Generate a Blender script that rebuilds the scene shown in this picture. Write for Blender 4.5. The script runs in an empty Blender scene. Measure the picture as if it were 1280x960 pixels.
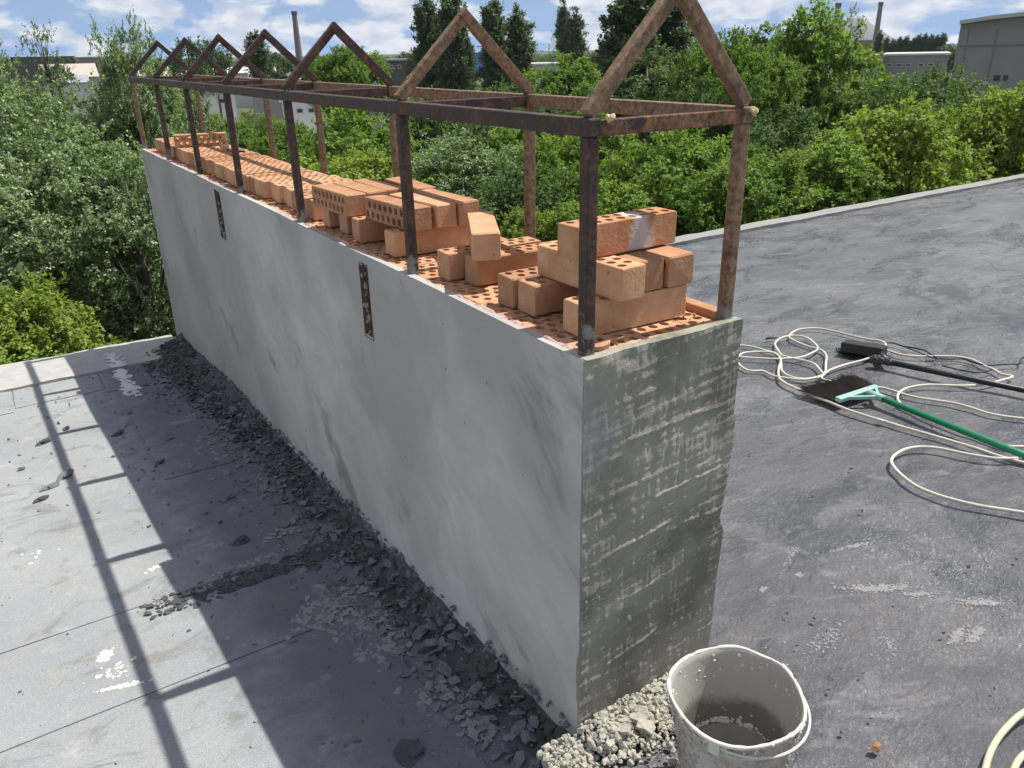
import bpy, bmesh, math, random
import numpy as np
from mathutils import Vector, Matrix, Euler

SC = bpy.context.scene
COL = SC.collection
random.seed(7)
RNG = np.random.default_rng(11)
R = math.radians

# ------------------------------------------------------------------ camera
F = 988.83
CAM = np.array([-0.7754, -0.9899, 1.3366])
RT = np.array([0.8390, -0.5430, -0.0190]); FW = np.array([0.4950, 0.7770, -0.3890])
FW = FW / np.linalg.norm(FW); RT = RT - FW * (RT @ FW); RT /= np.linalg.norm(RT)
UP = np.cross(RT, FW)
cd = bpy.data.cameras.new("camera"); cam = bpy.data.objects.new("camera", cd); COL.objects.link(cam)
cd.sensor_fit = 'HORIZONTAL'; cd.sensor_width = 36; cd.lens = F / 1280 * 36
cd.clip_start = 0.02; cd.clip_end = 6000
cam.matrix_world = Matrix(((RT[0], UP[0], -FW[0], CAM[0]), (RT[1], UP[1], -FW[1], CAM[1]), (RT[2], UP[2], -FW[2], CAM[2]), (0, 0, 0, 1)))
SC.camera = cam

SL = 0.0568                 # fall of the roof away from the camera
DL = 0.080                  # the grey roof lies this much below the black one
W, L, H, B, A = 0.38, 4.21, 0.85, 1.238, 1.415
GZ = -6.6                   # the ground in the yard

def ray(px, py):
    return FW + RT * (px - 640) / F - UP * (py - 480) / F
def roof_z(y, d=0.0):
    return -SL * y - d
def felt_z(y):
    return -SL * y - DL - .0075
def on_roof(px, py, d=0.0):
    v = ray(px, py); t = (-d - SL * CAM[1] - CAM[2]) / (v[2] + SL * v[1]); return CAM + v * t
def at_dist(px, py, d):
    v = ray(px, py); return CAM + v * (d / math.hypot(v[0], v[1]))

# ------------------------------------------------------------------ helpers
def link(o, parent=None):
    COL.objects.link(o)
    if parent is not None: o.parent = parent
    return o
def tag(o, label=None, cat=None, group=None, kind=None):
    if label: o['label'] = label
    if cat: o['category'] = cat
    if group: o['group'] = group
    if kind: o['kind'] = kind
    return o
def thing(name, label, cat, loc=(0, 0, 0), rz=0, group=None):
    o = bpy.data.objects.new(name, None); o.location = loc; o.rotation_euler = (0, 0, rz); o.empty_display_size = .1
    link(o); return tag(o, label, cat, group)
def copy_tree(o, parent=None):
    c = o.copy(); link(c, parent)
    for ch in list(o.children): copy_tree(ch, c)
    return c

class MB:
    """collects geometry for ONE mesh"""
    def __init__(s): s.v = []; s.f = []; s.sm = []
    def add(s, vs, fs, smooth=False):
        n = len(s.v); s.v += [tuple(map(float, p)) for p in vs]
        s.f += [tuple(i + n for i in f) for f in fs]; s.sm += [smooth] * len(fs)
    def box(s, lo, hi, M=None, bev=0.0):
        x0, y0, z0 = lo; x1, y1, z1 = hi
        if bev <= 0:
            vs = [(x0, y0, z0), (x1, y0, z0), (x1, y1, z0), (x0, y1, z0), (x0, y0, z1), (x1, y0, z1), (x1, y1, z1), (x0, y1, z1)]
            fs = [(0, 3, 2, 1), (4, 5, 6, 7), (0, 1, 5, 4), (1, 2, 6, 5), (2, 3, 7, 6), (3, 0, 4, 7)]
        else:
            bm = bmesh.new(); bmesh.ops.create_cube(bm, size=1)
            for v in bm.verts:
                v.co = Vector((x0 + (v.co.x + .5) * (x1 - x0), y0 + (v.co.y + .5) * (y1 - y0), z0 + (v.co.z + .5) * (z1 - z0)))
            bmesh.ops.bevel(bm, geom=bm.edges[:], offset=bev, segments=2, affect='EDGES', profile=.5)
            bm.verts.index_update()
            vs = [v.co.copy() for v in bm.verts]; fs = [[v.index for v in f.verts] for f in bm.faces]; bm.free()
        if M is not None: vs = [M @ Vector(p) for p in vs]
        s.add(vs, fs)
    def bar(s, a, b, w, h, up=(0, 0, 1), bev=0.0, wob=0.0):
        """square bar from a to b, w across, h along up"""
        a = Vector(a); b = Vector(b); d = (b - a); ln = d.length; d.normalize()
        u = Vector(up); x = d.cross(u).normalized(); u = x.cross(d).normalized()
        M = Matrix(((x.x, d.x, u.x, a.x), (x.y, d.y, u.y, a.y), (x.z, d.z, u.z, a.z), (0, 0, 0, 1)))
        s.box((-w / 2, 0, -h / 2), (w / 2, ln, h / 2), M, bev)
    def tube(s, pts, r, n=8, caps=True, smooth=True):
        pts = [Vector(p) for p in pts]; m = len(pts)
        rs = r if hasattr(r, '__len__') else [r] * m
        vs = []; fs = []; ref = Vector((0, 0, 1))
        for i, p in enumerate(pts):
            d = (pts[min(i + 1, m - 1)] - pts[max(i - 1, 0)])
            d = d.normalized() if d.length > 1e-9 else Vector((0, 0, 1))
            rr = ref if abs(d.dot(ref)) < .95 else Vector((1, 0, 0))
            x = d.cross(rr).normalized(); y = x.cross(d)
            for k in range(n):
                a = 2 * math.pi * k / n; vs.append(p + (x * math.cos(a) + y * math.sin(a)) * rs[i])
        for i in range(m - 1):
            for k in range(n):
                fs.append((i * n + k, i * n + (k + 1) % n, (i + 1) * n + (k + 1) % n, (i + 1) * n + k))
        if caps:
            fs.append(tuple(range(n))[::-1]); fs.append(tuple((m - 1) * n + k for k in range(n)))
        s.add(vs, fs, smooth)
    def lathe(s, prof, n=48, smooth=True, fn=None):
        vs = []; fs = []; m = len(prof)
        for j, (r_, z) in enumerate(prof):
            for k in range(n):
                a = 2 * math.pi * k / n; p = (r_ * math.cos(a), r_ * math.sin(a), z)
                vs.append(fn(p, a, j) if fn else p)
        for j in range(m - 1):
            for k in range(n):
                fs.append((j * n + k, j * n + (k + 1) % n, (j + 1) * n + (k + 1) % n, (j + 1) * n + k))
        s.add(vs, fs, smooth)
    def rock(s, c, r, sq=(1, 1, 1), rot=None, jit=.3, sub=1):
        vs, fs = ICO[sub]
        k = np.array(vs) * (1 + RNG.uniform(-jit, jit, (len(vs), 1))) * np.array(sq) * r
        if rot is None: rot = Euler((random.uniform(0, 6), random.uniform(0, 6), random.uniform(0, 6))).to_matrix()
        k = k @ np.array(rot).T + np.array(c)
        s.add(k, fs)
    def flake(s, c, r, th, rz, tilt=(0, 0), n=7, el=1.0):
        """irregular thin plate"""
        rad = [r * random.uniform(.55, 1.1) for _ in range(n)]
        M = Matrix.Translation(Vector(c)) @ Euler((tilt[0], tilt[1], rz)).to_matrix().to_4x4()
        top = []; bot = []
        for k in range(n):
            a = 2 * math.pi * (k + random.uniform(-.25, .25)) / n
            p = Vector((rad[k] * math.cos(a) * el, rad[k] * math.sin(a), random.uniform(-.15, .15) * r * .5))
            top.append(M @ (p + Vector((0, 0, th / 2)))); bot.append(M @ (p * 1.05 - Vector((0, 0, th / 2))))
        vs = top + bot; fs = [tuple(range(n)), tuple(range(2 * n - 1, n - 1, -1))] + [(k, n + k, n + (k + 1) % n, (k + 1) % n) for k in range(n)]
        s.add(vs, fs)
    def build(s, name, mat, parent=None, loc=None):
        me = bpy.data.meshes.new(name); me.from_pydata(s.v, [], s.f); me.update()
        me.polygons.foreach_set('use_smooth', s.sm)
        o = bpy.data.objects.new(name, me); me.materials.append(mat)
        if loc is not None: o.location = loc
        return link(o, parent)
def _ico(sub):
    bm = bmesh.new(); bmesh.ops.create_icosphere(bm, subdivisions=sub, radius=1); bm.verts.index_update()
    r = ([tuple(v.co) for v in bm.verts], [tuple(v.index for v in f.verts) for f in bm.faces]); bm.free(); return r
ICO = {1: _ico(1), 2: _ico(2)}

def vnoise(x, y, seed=0):
    """smooth value noise on arrays"""
    x = np.asarray(x, float); y = np.asarray(y, float)
    xi = np.floor(x).astype(np.int64); yi = np.floor(y).astype(np.int64); fx = x - xi; fy = y - yi
    fx = fx * fx * (3 - 2 * fx); fy = fy * fy * (3 - 2 * fy)
    def h(a, b):
        n = (a * 374761393 + b * 668265263 + seed * 974634541) & 0x7fffffff
        n = ((n ^ (n >> 13)) * 1274126177) & 0x7fffffff
        return ((n ^ (n >> 16)) & 0xffff) / 65535.0
    return (h(xi, yi) * (1 - fx) + h(xi + 1, yi) * fx) * (1 - fy) + (h(xi, yi + 1) * (1 - fx) + h(xi + 1, yi + 1) * fx) * fy
def fbm(x, y, o=4, seed=0):
    s = 0; a = .5
    for k in range(o): s = s + a * (vnoise(x * 2 ** k, y * 2 ** k, seed + k) - .5); a *= .5
    return s

# ------------------------------------------------------------------ materials
class NT:
    def __init__(s, name):
        s.m = bpy.data.materials.new(name); s.m.use_nodes = True; s.t = s.m.node_tree
        s.b = s.t.nodes['Principled BSDF']; s.out = s.t.nodes['Material Output']
    def n(s, typ, **kw):
        q = s.t.nodes.new(typ)
        for k, v in kw.items(): setattr(q, k, v)
        return q
    def l(s, a, b): s.t.links.new(a, b)
    def coord(s, kind='Object', scale=(1, 1, 1), rot=(0, 0, 0)):
        tc = s.n('ShaderNodeTexCoord'); return s.aniso(tc.outputs[kind], scale, rot)
    def aniso(s, vec, scale=(1, 1, 1), rot=(0, 0, 0)):
        if any(rot):
            m0 = s.n('ShaderNodeMapping'); m0.inputs['Rotation'].default_value = rot; s.l(vec, m0.inputs['Vector']); vec = m0.outputs[0]
        if tuple(scale) == (1, 1, 1): return vec
        mp = s.n('ShaderNodeMapping'); mp.inputs['Scale'].default_value = scale; s.l(vec, mp.inputs['Vector']); return mp.outputs[0]
    def noise(s, vec, scale, detail=4, rough=.55, dist=0.0):
        q = s.n('ShaderNodeTexNoise'); s.l(vec, q.inputs['Vector']); q.inputs['Scale'].default_value = scale
        q.inputs['Detail'].default_value = detail; q.inputs['Roughness'].default_value = rough; q.inputs['Distortion'].default_value = dist
        return q.outputs['Fac']
    def voro(s, vec, scale, feature='F1', out='Distance'):
        q = s.n('ShaderNodeTexVoronoi', feature=feature); s.l(vec, q.inputs['Vector']); q.inputs['Scale'].default_value = scale
        return q.outputs[out]
    def ramp(s, fac, stops, interp='LINEAR'):
        q = s.n('ShaderNodeValToRGB'); s.l(fac, q.inputs[0]); cr = q.color_ramp; cr.interpolation = interp
        while len(cr.elements) < len(stops): cr.elements.new(.5)
        for e, (p, c) in zip(cr.elements, stops):
            e.position = p; e.color = (c, c, c, 1) if not hasattr(c, '__len__') else (*c, 1)
        return q.outputs[0]
    def mix(s, fac, a, b, mode='MIX'):
        q = s.n('ShaderNodeMix', data_type='RGBA', blend_type=mode)
        for sock, v in ((q.inputs[0], fac), (q.inputs[6], a), (q.inputs[7], b)):
            if isinstance(v, bpy.types.NodeSocket): s.l(v, sock)
            elif hasattr(v, '__len__'): sock.default_value = (*v, 1)
            else: sock.default_value = v
        return q.outputs[2]
    def math(s, op, a, b=0.0, clamp=False):
        q = s.n('ShaderNodeMath', operation=op, use_clamp=clamp)
        for sock, v in ((q.inputs[0], a), (q.inputs[1], b)):
            if isinstance(v, bpy.types.NodeSocket): s.l(v, sock)
            else: sock.default_value = v
        return q.outputs[0]
    def sep(s, vec):
        q = s.n('ShaderNodeSeparateXYZ'); s.l(vec, q.inputs[0]); return q.outputs
    def bump(s, hgt, strength=.5, dist=.01, prev=None):
        q = s.n('ShaderNodeBump'); q.inputs['Strength'].default_value = strength; q.inputs['Distance'].default_value = dist
        s.l(hgt, q.inputs['Height'])
        if prev is not None: s.l(prev, q.inputs['Normal'])
        return q.outputs[0]
    def fin(s, color=None, rough=None, normal=None, metal=None, spec=None):
        for key, v in (('Base Color', color), ('Roughness', rough), ('Normal', normal), ('Metallic', metal), ('Specular IOR Level', spec)):
            if v is None: continue
            if isinstance(v, bpy.types.NodeSocket): s.l(v, s.b.inputs[key])
            elif hasattr(v, '__len__'): s.b.inputs[key].default_value = (*v, 1)
            else: s.b.inputs[key].default_value = v
        return s.m

def m_plain(name, col, rough=.7, bump=0.0, bs=60, var=.15, metal=0.0):
    q = NT(name); c = q.coord(); n = q.noise(c, bs, 5)
    a = tuple(x * (1 - var) for x in col); b = tuple(min(1, x * (1 + var)) for x in col)
    nm = q.bump(n, bump, .01) if bump else None
    return q.fin(q.mix(n, a, b), rough, nm, metal)

def m_brick():
    q = NT('fired_clay'); c = q.coord(); oi = q.n('ShaderNodeObjectInfo')
    n1 = q.noise(c, 18, 5); n2 = q.noise(c, 160, 3)
    base = q.mix(q.ramp(n1, [(.3, 0.0), (.7, 1.0)]), (.49, .255, .135), (.63, .375, .225))
    tint = q.mix(oi.outputs['Random'], (.68, .62, .59), (1.12, 1.12, 1.10))
    col = q.mix(1.0, base, tint, 'MULTIPLY')
    dust = q.ramp(q.noise(c, 30, 6, .7), [(.56, 0.0), (.72, .5)])
    col = q.mix(dust, col, (.60, .43, .33))
    crust = q.ramp(q.noise(c, 16, 7, .72, .5), [(.66, 0.0), (.71, .7)]); col = q.mix(crust, col, (.55, .50, .46)); col = q.mix(q.ramp(q.noise(c, 55, 4, .7), [(.30, .6), (.38, 0.0)]), col, (.24, .10, .05))
    q.fin(col, .9, q.bump(n2, .35, .004, q.bump(n1, .2, .006)), spec=.25); return q.m
def m_brick_dirty():
    q = NT('mortar_stained_clay'); c = q.coord()
    n1 = q.noise(c, 22, 6, .65); n2 = q.noise(c, 120, 3)
    x = q.sep(c)[0]
    base = q.mix(q.ramp(n1, [(.35, 0.0), (.65, 1.0)]), (.43, .19, .09), (.54, .31, .18))
    band = q.math('ADD', q.math('MULTIPLY', q.math('ABSOLUTE', q.math('SUBTRACT', x, .03)), -14), 1.0)
    f = q.ramp(q.math('MULTIPLY', q.math('ADD', band, n1), .5), [(.52, 0.0), (.66, .9)])
    q.fin(q.mix(f, base, (.56, .52, .50)), .9, q.bump(n2, .4, .004), spec=.2); return q.m

def m_steel(name, dark, rust, amount, smear=True):
    q = NT(name); c = q.coord(); n = q.noise(c, 28, 7, .7); n2 = q.noise(c, 190, 4, .7)
    f = q.ramp(n, [(max(0, .75 - amount * .6), 0.0), (max(.02, .92 - amount * .6), 1.0)])
    n5 = q.noise(c, 75, 5, .75)
    rc = q.mix(q.ramp(n5, [(.35, 0.0), (.65, 1.0)]), tuple(x * .45 for x in rust), tuple(min(1, x * 1.6) for x in rust))
    col = q.mix(f, dark, rc)
    if smear:      # cement splashed over the feet of the posts
        z = q.sep(c)[2]
        s = q.math('ADD', q.math('MULTIPLY', q.math('SUBTRACT', H + .055, z), 12), q.math('MULTIPLY', q.math('SUBTRACT', n, .5), 5.0))
        col = q.mix(q.ramp(s, [(.2, 0.0), (.6, .85)]), col, (.22, .22, .215))
    q.fin(col, q.ramp(f, [(0, .5), (1, .88)]), q.bump(n2, .5, .003), spec=.4); return q.m

def m_plaster_smooth():
    q = NT('troweled_cement'); c = q.coord()
    wv = q.n('ShaderNodeTexNoise'); q.l(c, wv.inputs['Vector']); wv.inputs['Scale'].default_value = 3.0; wv.inputs['Detail'].default_value = 3
    va = q.n('ShaderNodeVectorMath', operation='SCALE'); q.l(wv.outputs['Color'], va.inputs[0]); va.inputs['Scale'].default_value = .22
    vb = q.n('ShaderNodeVectorMath', operation='ADD'); q.l(c, vb.inputs[0]); q.l(va.outputs[0], vb.inputs[1])
    def wm_(scale, rot): return q.aniso(vb.outputs[0], scale, rot)
    n1 = q.noise(wm_((1, 1, .8), (R(40), 0, 0)), 1.7, 6, .55); n2 = q.noise(wm_((1, 1.6, .7), (R(42), 0, 0)), 3.0, 6, .58); n3 = q.noise(c, 90, 4)
    n4 = q.noise(wm_((1, 2.4, .55), (R(55), 0, 0)), 9, 6, .62)
    cell = q.n('ShaderNodeTexVoronoi', feature='SMOOTH_F1'); q.l(wm_((1, 1.5, .6), (R(38), 0, 0)), cell.inputs['Vector']); cell.inputs['Scale'].default_value = 4.2; cell.inputs['Smoothness'].default_value = .35
    col = q.mix(q.ramp(n1, [(.38, 0.0), (.58, 1.0)]), (.375, .36, .34), (.60, .58, .56))
    col = q.mix(.16, col, cell.outputs['Color'], 'SOFT_LIGHT') if False else q.mix(q.math('MULTIPLY', q.sep(cell.outputs['Color'])[0], .30), col, (.44, .425, .40))
    col = q.mix(q.ramp(n4, [(.34, .25), (.50, 0.0)]), col, (.335, .32, .29))
    damp = q.ramp(n2, [(.59, 0.0), (.69, .72)])
    col = q.mix(damp, col, (.22, .205, .17))
    scr = q.noise(q.coord(scale=(1, 1, 9), rot=(R(62), 0, 0)), 26, 3, .6); col = q.mix(q.ramp(scr, [(.69, 0.0), (.74, .5)]), col, (.56, .56, .55))
    y = q.sep(c)[1]         # colour darkens towards the far end
    far = q.ramp(q.math('MULTIPLY', q.math('ADD', y, q.math('MULTIPLY', n1, 2.2)), .25), [(.68, 0.0), (1.0, .5)])
    col = q.mix(far, col, (.22, .222, .205))
    spk = q.ramp(q.noise(c, 38, 2), [(.22, 1.0), (.26, 0.0)])
    col = q.mix(spk, col, (.10, .095, .09))
    hgt = q.mix(.5, n1, q.noise(q.coord(scale=(1, .5, 2.4), rot=(R(35), 0, 0)), 6, 6, .6))
    q.fin(col, .72, q.bump(n3, .12, .004, q.bump(hgt, .25, .02)), spec=.3); return q.m
def m_plaster_rough():
    q = NT('wet_render_coat'); c = q.coord()
    n1 = q.noise(c, 4.5, 5, .55, .5); n3 = q.noise(c, 170, 5, .65); st = q.noise(q.coord(scale=(1, 1, 8), rot=(0, R(8), 0)), 38, 7, .75)
    vt = q.noise(q.coord(scale=(8, 1, 1)), 40, 5, .7)
    col = q.mix(q.ramp(n1, [(.40, 0.0), (.60, 1.0)]), (.205, .198, .155), (.39, .375, .305))
    dry = q.ramp(q.math('ADD', q.math('MULTIPLY', st, .45), q.math('ADD', q.math('MULTIPLY', vt, .22), q.math('MULTIPLY', n3, .33))), [(.47, 0.0), (.60, .7)])
    dm_ = q.ramp(q.noise(q.coord(scale=(1, 1, 1.3), rot=(0, R(20), 0)), 7, 5, .6, .8), [(.42, .12), (.60, 1.0)])
    col = q.mix(q.math('MULTIPLY', dry, dm_), col, (.54, .52, .44))
    z = q.sep(c)[2]; x = q.sep(c)[0]
    smooth_patch = q.ramp(q.math('ADD', q.math('ADD', q.math('MULTIPLY', x, 7), q.math('SUBTRACT', n1, .5)), q.math('MULTIPLY', q.math('ABSOLUTE', q.math('SUBTRACT', z, .70)), 6)), [(.35, .8), (1.1, 0.0)])
    col = q.mix(smooth_patch, col, (.34, .345, .33))
    h = q.math('ADD', q.math('MULTIPLY', st, .6), q.math('ADD', q.math('MULTIPLY', n3, .5), q.math('MULTIPLY', vt, .5)))
    q.fin(col, .85, q.bump(h, .8, .006), spec=.25); return q.m

def m_felt():
    q = NT('granule_roofing_felt'); c = q.coord()
    g = q.noise(c, 420, 2, .5); n1 = q.noise(c, 1.6, 6, .6); n2 = q.noise(c, 9, 6, .65)
    col = q.mix(q.ramp(n1, [(.3, 0.0), (.7, 1.0)]), (.262, .277, .287), (.365, .378, .382))
    col = q.mix(q.ramp(n2, [(.52, 0.0), (.68, .5)]), col, (.33, .315, .285))
    col = q.mix(q.ramp(g, [(.36, .75), (.50, 0.0)]), col, (.20, .20, .21))
    g2 = q.noise(c, 230, 3, .6); col = q.mix(q.ramp(g2, [(.56, 0.0), (.70, .6)]), col, (.46, .46, .45))
    # tar dust beside the chimney, with its bluish shade painted into the colour
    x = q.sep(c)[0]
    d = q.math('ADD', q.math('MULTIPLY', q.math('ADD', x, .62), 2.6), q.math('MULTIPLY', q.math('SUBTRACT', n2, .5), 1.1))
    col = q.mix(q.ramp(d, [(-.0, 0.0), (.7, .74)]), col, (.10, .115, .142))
    st2 = q.noise(q.coord(scale=(1, 1.6, 1)), 5.5, 7, .7, .8); col = q.mix(q.ramp(st2, [(.53, 0.0), (.63, .6)]), col, (.17, .17, .165)); col = q.mix(q.ramp(q.noise(c, 7.3, 7, .7), [(.58, 0.0), (.68, .45)]), col, (.44, .44, .42))
    pale = q.ramp(q.voro(q.coord(scale=(1, .8, 1)), 16), [(.09, .5), (.16, 0.0)])
    msk = q.ramp(q.noise(c, 3.2, 3), [(.52, 0.0), (.62, 1.0)])
    col = q.mix(q.math('MULTIPLY', pale, msk), col, (.40, .40, .39))
    q.fin(col, .9, q.bump(g, .3, .003, q.bump(n2, .25, .01)), spec=.2); return q.m
def m_bitumen():
    q = NT('fresh_bitumen'); c = q.coord(); sv = q.coord(scale=(1, 2.0, 1), rot=(0, 0, R(20)))
    n1 = q.noise(c, 1.3, 6, .6, .4); n2 = q.noise(sv, 14, 7, .7, .6); n3 = q.noise(c, 120, 5, .7); n4 = q.noise(c, 3.1, 5, .6, 1.0)
    n5 = q.noise(q.coord(scale=(1, 2.6, 1), rot=(0, 0, R(-25))), 45, 6, .75, .8); n6 = q.noise(c, 260, 3, .7)
    big = q.noise(q.coord(scale=(.8, 1.7, 1), rot=(0, 0, R(-15))), 1.7, 6, .6, 1.2)
    col = q.mix(q.ramp(n1, [(.35, 0.0), (.65, 1.0)]), (.085, .085, .093), (.138, .136, .141))
    col = q.mix(q.ramp(big, [(.50, 0.0), (.62, .8)]), col, (.052, .056, .074))
    col = q.mix(q.ramp(n4, [(.54, 0.0), (.68, .5)]), col, (.155, .146, .141))
    dust = q.ramp(q.noise(sv, 4.2, 7, .72, 1.0), [(.54, 0.0), (.67, .6)])
    col = q.mix(dust, col, (.25, .246, .25))
    col = q.mix(q.ramp(n5, [(.32, .7), (.45, 0.0)]), col, (.055, .056, .066))
    msk = q.ramp(n1, [(.44, .1), (.62, 1.0)])
    fleck = q.ramp(q.math('MULTIPLY', q.math('ADD', n5, n6), .5), [(.545, 0.0), (.61, .8)])
    col = q.mix(q.math('MULTIPLY', fleck, msk), col, (.48, .48, .49))
    rough = q.ramp(big, [(.35, .44), (.65, .22)])
    hgt = q.math('ADD', q.math('MULTIPLY', n2, .8), q.math('ADD', q.math('MULTIPLY', n5, .5), q.math('MULTIPLY', n3, .2)))
    q.fin(col, rough, q.bump(hgt, .7, .014, q.bump(q.noise(sv, 5, 5, .6, 1.5), .6, .04)), spec=.5); return q.m

def m_leaf(name, dark, light, tr=.35, rough=.6):
    q = NT(name); at = q.n('ShaderNodeAttribute', attribute_name='tint'); oi = q.n('ShaderNodeObjectInfo')
    col = q.mix(at.outputs['Fac'], dark, light)
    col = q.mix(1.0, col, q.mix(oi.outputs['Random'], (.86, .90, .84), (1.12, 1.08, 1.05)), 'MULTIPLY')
    q.fin(col, rough, spec=.22)
    t = q.n('ShaderNodeBsdfTranslucent'); mx = q.n('ShaderNodeMixShader'); mx.inputs[0].default_value = tr
    q.l(q.mix(1.0, col, (1.15, 1.25, .6), 'MULTIPLY'), t.inputs['Color']); q.l(q.b.outputs[0], mx.inputs[1]); q.l(t.outputs[0], mx.inputs[2])
    q.l(mx.outputs[0], q.out.inputs['Surface']); return q.m

M = {}
M['brick'] = m_brick(); M['brick_dirty'] = m_brick_dirty()
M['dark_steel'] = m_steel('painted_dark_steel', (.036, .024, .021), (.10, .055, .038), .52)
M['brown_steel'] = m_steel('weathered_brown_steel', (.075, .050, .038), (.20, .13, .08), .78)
M['rusty_steel'] = m_steel('rusted_steel', (.040, .022, .018), (.22, .11, .06), .62)
M['plaster'] = m_plaster_smooth(); M['render'] = m_plaster_rough()
M['core'] = m_plain('old_brown_masonry', (.15, .10, .075), .95, .5, 40, .4)
M['ledge'] = m_plain('pinkish_mortar_edge', (.52, .36, .30), .9, .5, 70, .25)
M['felt'] = m_felt(); M['bitumen'] = m_bitumen()
M['coping'] = m_plain('weathered_concrete', (.27, .265, .25), .9, .5, 40, .3)
M['eaves'] = m_plain('dusty_mortar_strip', (.40, .395, .375), .95, .5, 18, .28)
M['tar'] = m_plain('old_tar', (.064, .064, .070), .75, .6, 22, .6)
M['tar_grey'] = m_plain('dusty_tar', (.155, .163, .18), .85, .5, 45, .5)
M['crumb'] = m_plain('mortar_crumbs', (.40, .38, .325), .95, .6, 70, .45)
M['cream'] = m_plain('dried_mortar', (.64, .61, .53), .9, .3, 60, .12)
M['paint'] = m_plain('worn_white_paint', (.62, .63, .66), .8, .3, 25, .3)
M['bucket'] = None
M['cable'] = m_plain('dirty_white_sheath', (.58, .55, .46), .6, .2, 9, .38)
M['hose'] = m_plain('yellowed_hose', (.62, .58, .38), .45, 0, 20, .15)
M['black'] = m_plain('black_plastic', (.012, .012, .013), .45, .1, 40, .4)
M['green'] = m_plain('green_painted_tube', (.012, .22, .085), .35, .05, 30, .2)
M['mint'] = m_plain('mint_plastic', (.27, .48, .41), .5, .05, 30, .15)
M['bristle'] = m_plain('dusty_bristle', (.12, .095, .078), .9, .3, 120, .5)
M['foam'] = m_plain('yellowed_foam', (.62, .47, .27), .9, .5, 50, .25)
M['bark'] = m_plain('bark', (.11, .085, .065), .95, .5, 12, .4)
M['pale_bark'] = m_plain('pale_bark', (.30, .28, .24), .9, .4, 10, .3)
M['ground'] = m_plain('scrub_ground', (.075, .090, .035), .98, .4, .35, .5)
M['yard'] = m_plain('dusty_yard', (.30, .28, .25), .95, .2, .3, .25)
def m_bucket():
    q = NT('mortar_caked_pail'); c = q.coord(); n = q.noise(c, 9, 6, .65); n2 = q.noise(c, 70, 5, .7)
    col = q.mix(q.ramp(n, [(.32, 0.0), (.62, 1.0)]), (.30, .255, .195), (.56, .53, .47))
    col = q.mix(q.ramp(n2, [(.50, 0.0), (.62, .7)]), col, (.22, .18, .125))
    z = q.sep(c)[2]; rr = q.math('POWER', q.math('ADD', q.math('POWER', q.sep(c)[0], 2.0), q.math('POWER', q.sep(c)[1], 2.0)), .5)
    q.fin(col, .75, q.bump(n2, .4, .004), spec=.35); return q.m
M['bucket'] = m_bucket()
def m_bucket_in():
    q = NT('wet_pail_inside'); c = q.coord(); n = q.noise(c, 12, 6, .65); z = q.sep(c)[2]
    s = q.math('ADD', z, q.math('MULTIPLY', q.math('SUBTRACT', n, .5), .10))
    col = q.mix(q.ramp(q.math('MULTIPLY', s, 4.0), [(.48, 0.0), (.58, 1.0)]), (.17, .158, .135), (.42, .395, .355))
    q.fin(col, .65, q.bump(n, .4, .008), spec=.4); return q.m
M['bucket_in'] = m_bucket_in()

# ------------------------------------------------------------------ sky and sun
SUNV = Vector((.552, -.05, 1.0)).normalized()      # towards the sun
EL = math.asin(SUNV.z); AZ = math.atan2(SUNV.x, SUNV.y)
wd = bpy.data.worlds.new("World"); SC.world = wd; wd.use_nodes = True
wt = wd.node_tree; bg = wt.nodes['Background']
sky = wt.nodes.new('ShaderNodeTexSky'); sky.sky_type = 'NISHITA'; sky.sun_disc = False
sky.sun_elevation = EL; sky.sun_rotation = AZ; sky.air_density = 1.0; sky.dust_density = .7; sky.ozone_density = 1.5
def wn(t, **k):
    q = wt.nodes.new(t)
    for a, b in k.items(): setattr(q, a, b)
    return q
def wm(op, a, b=0.0, clamp=False):
    q = wn('ShaderNodeMath', operation=op, use_clamp=clamp)
    for s, v in ((q.inputs[0], a), (q.inputs[1], b)):
        if isinstance(v, bpy.types.NodeSocket): wt.links.new(v, s)
        else: s.default_value = v
    return q.outputs[0]
tc = wn('ShaderNodeTexCoord'); sp = wn('ShaderNodeSeparateXYZ'); wt.links.new(tc.outputs['Generated'], sp.inputs[0])
el = wm('MULTIPLY', wm('ARCSINE', sp.outputs[2]), 57.3); az = wm('MULTIPLY', wm('ARCTAN2', sp.outputs[0], sp.outputs[1]), 57.3)
cb = wn('ShaderNodeCombineXYZ')
wt.links.new(wm('DIVIDE', az, 4.6), cb.inputs[0]); wt.links.new(wm('DIVIDE', el, 1.9), cb.inputs[1])
nz = wn('ShaderNodeTexNoise'); wt.links.new(cb.outputs[0], nz.inputs['Vector'])
nz.inputs['Scale'].default_value = 1.0; nz.inputs['Detail'].default_value = 7; nz.inputs['Roughness'].default_value = .55; nz.inputs['Distortion'].default_value = .25
cr = wn('ShaderNodeValToRGB'); wt.links.new(nz.outputs['Fac'], cr.inputs[0])
cr.color_ramp.elements[0].position = .44; cr.color_ramp.elements[1].position = .54
nz2 = wn('ShaderNodeTexNoise'); wt.links.new(cb.outputs[0], nz2.inputs['Vector']); nz2.inputs['Scale'].default_value = 2.2; nz2.inputs['Detail'].default_value = 4
cc = wn('ShaderNodeValToRGB'); wt.links.new(nz2.outputs['Fac'], cc.inputs[0])
cc.color_ramp.elements[0].position = .35; cc.color_ramp.elements[0].color = (8.6, 9.5, 11.2, 1)
cc.color_ramp.elements[1].position = .62; cc.color_ramp.elements[1].color = (13.0, 13.3, 13.6, 1)
tn = wn('ShaderNodeMix', data_type='RGBA', blend_type='MULTIPLY'); tn.inputs[0].default_value = 1.0
wt.links.new(sky.outputs[0], tn.inputs[6]); tn.inputs[7].default_value = (.80, .92, 1.12, 1)
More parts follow.
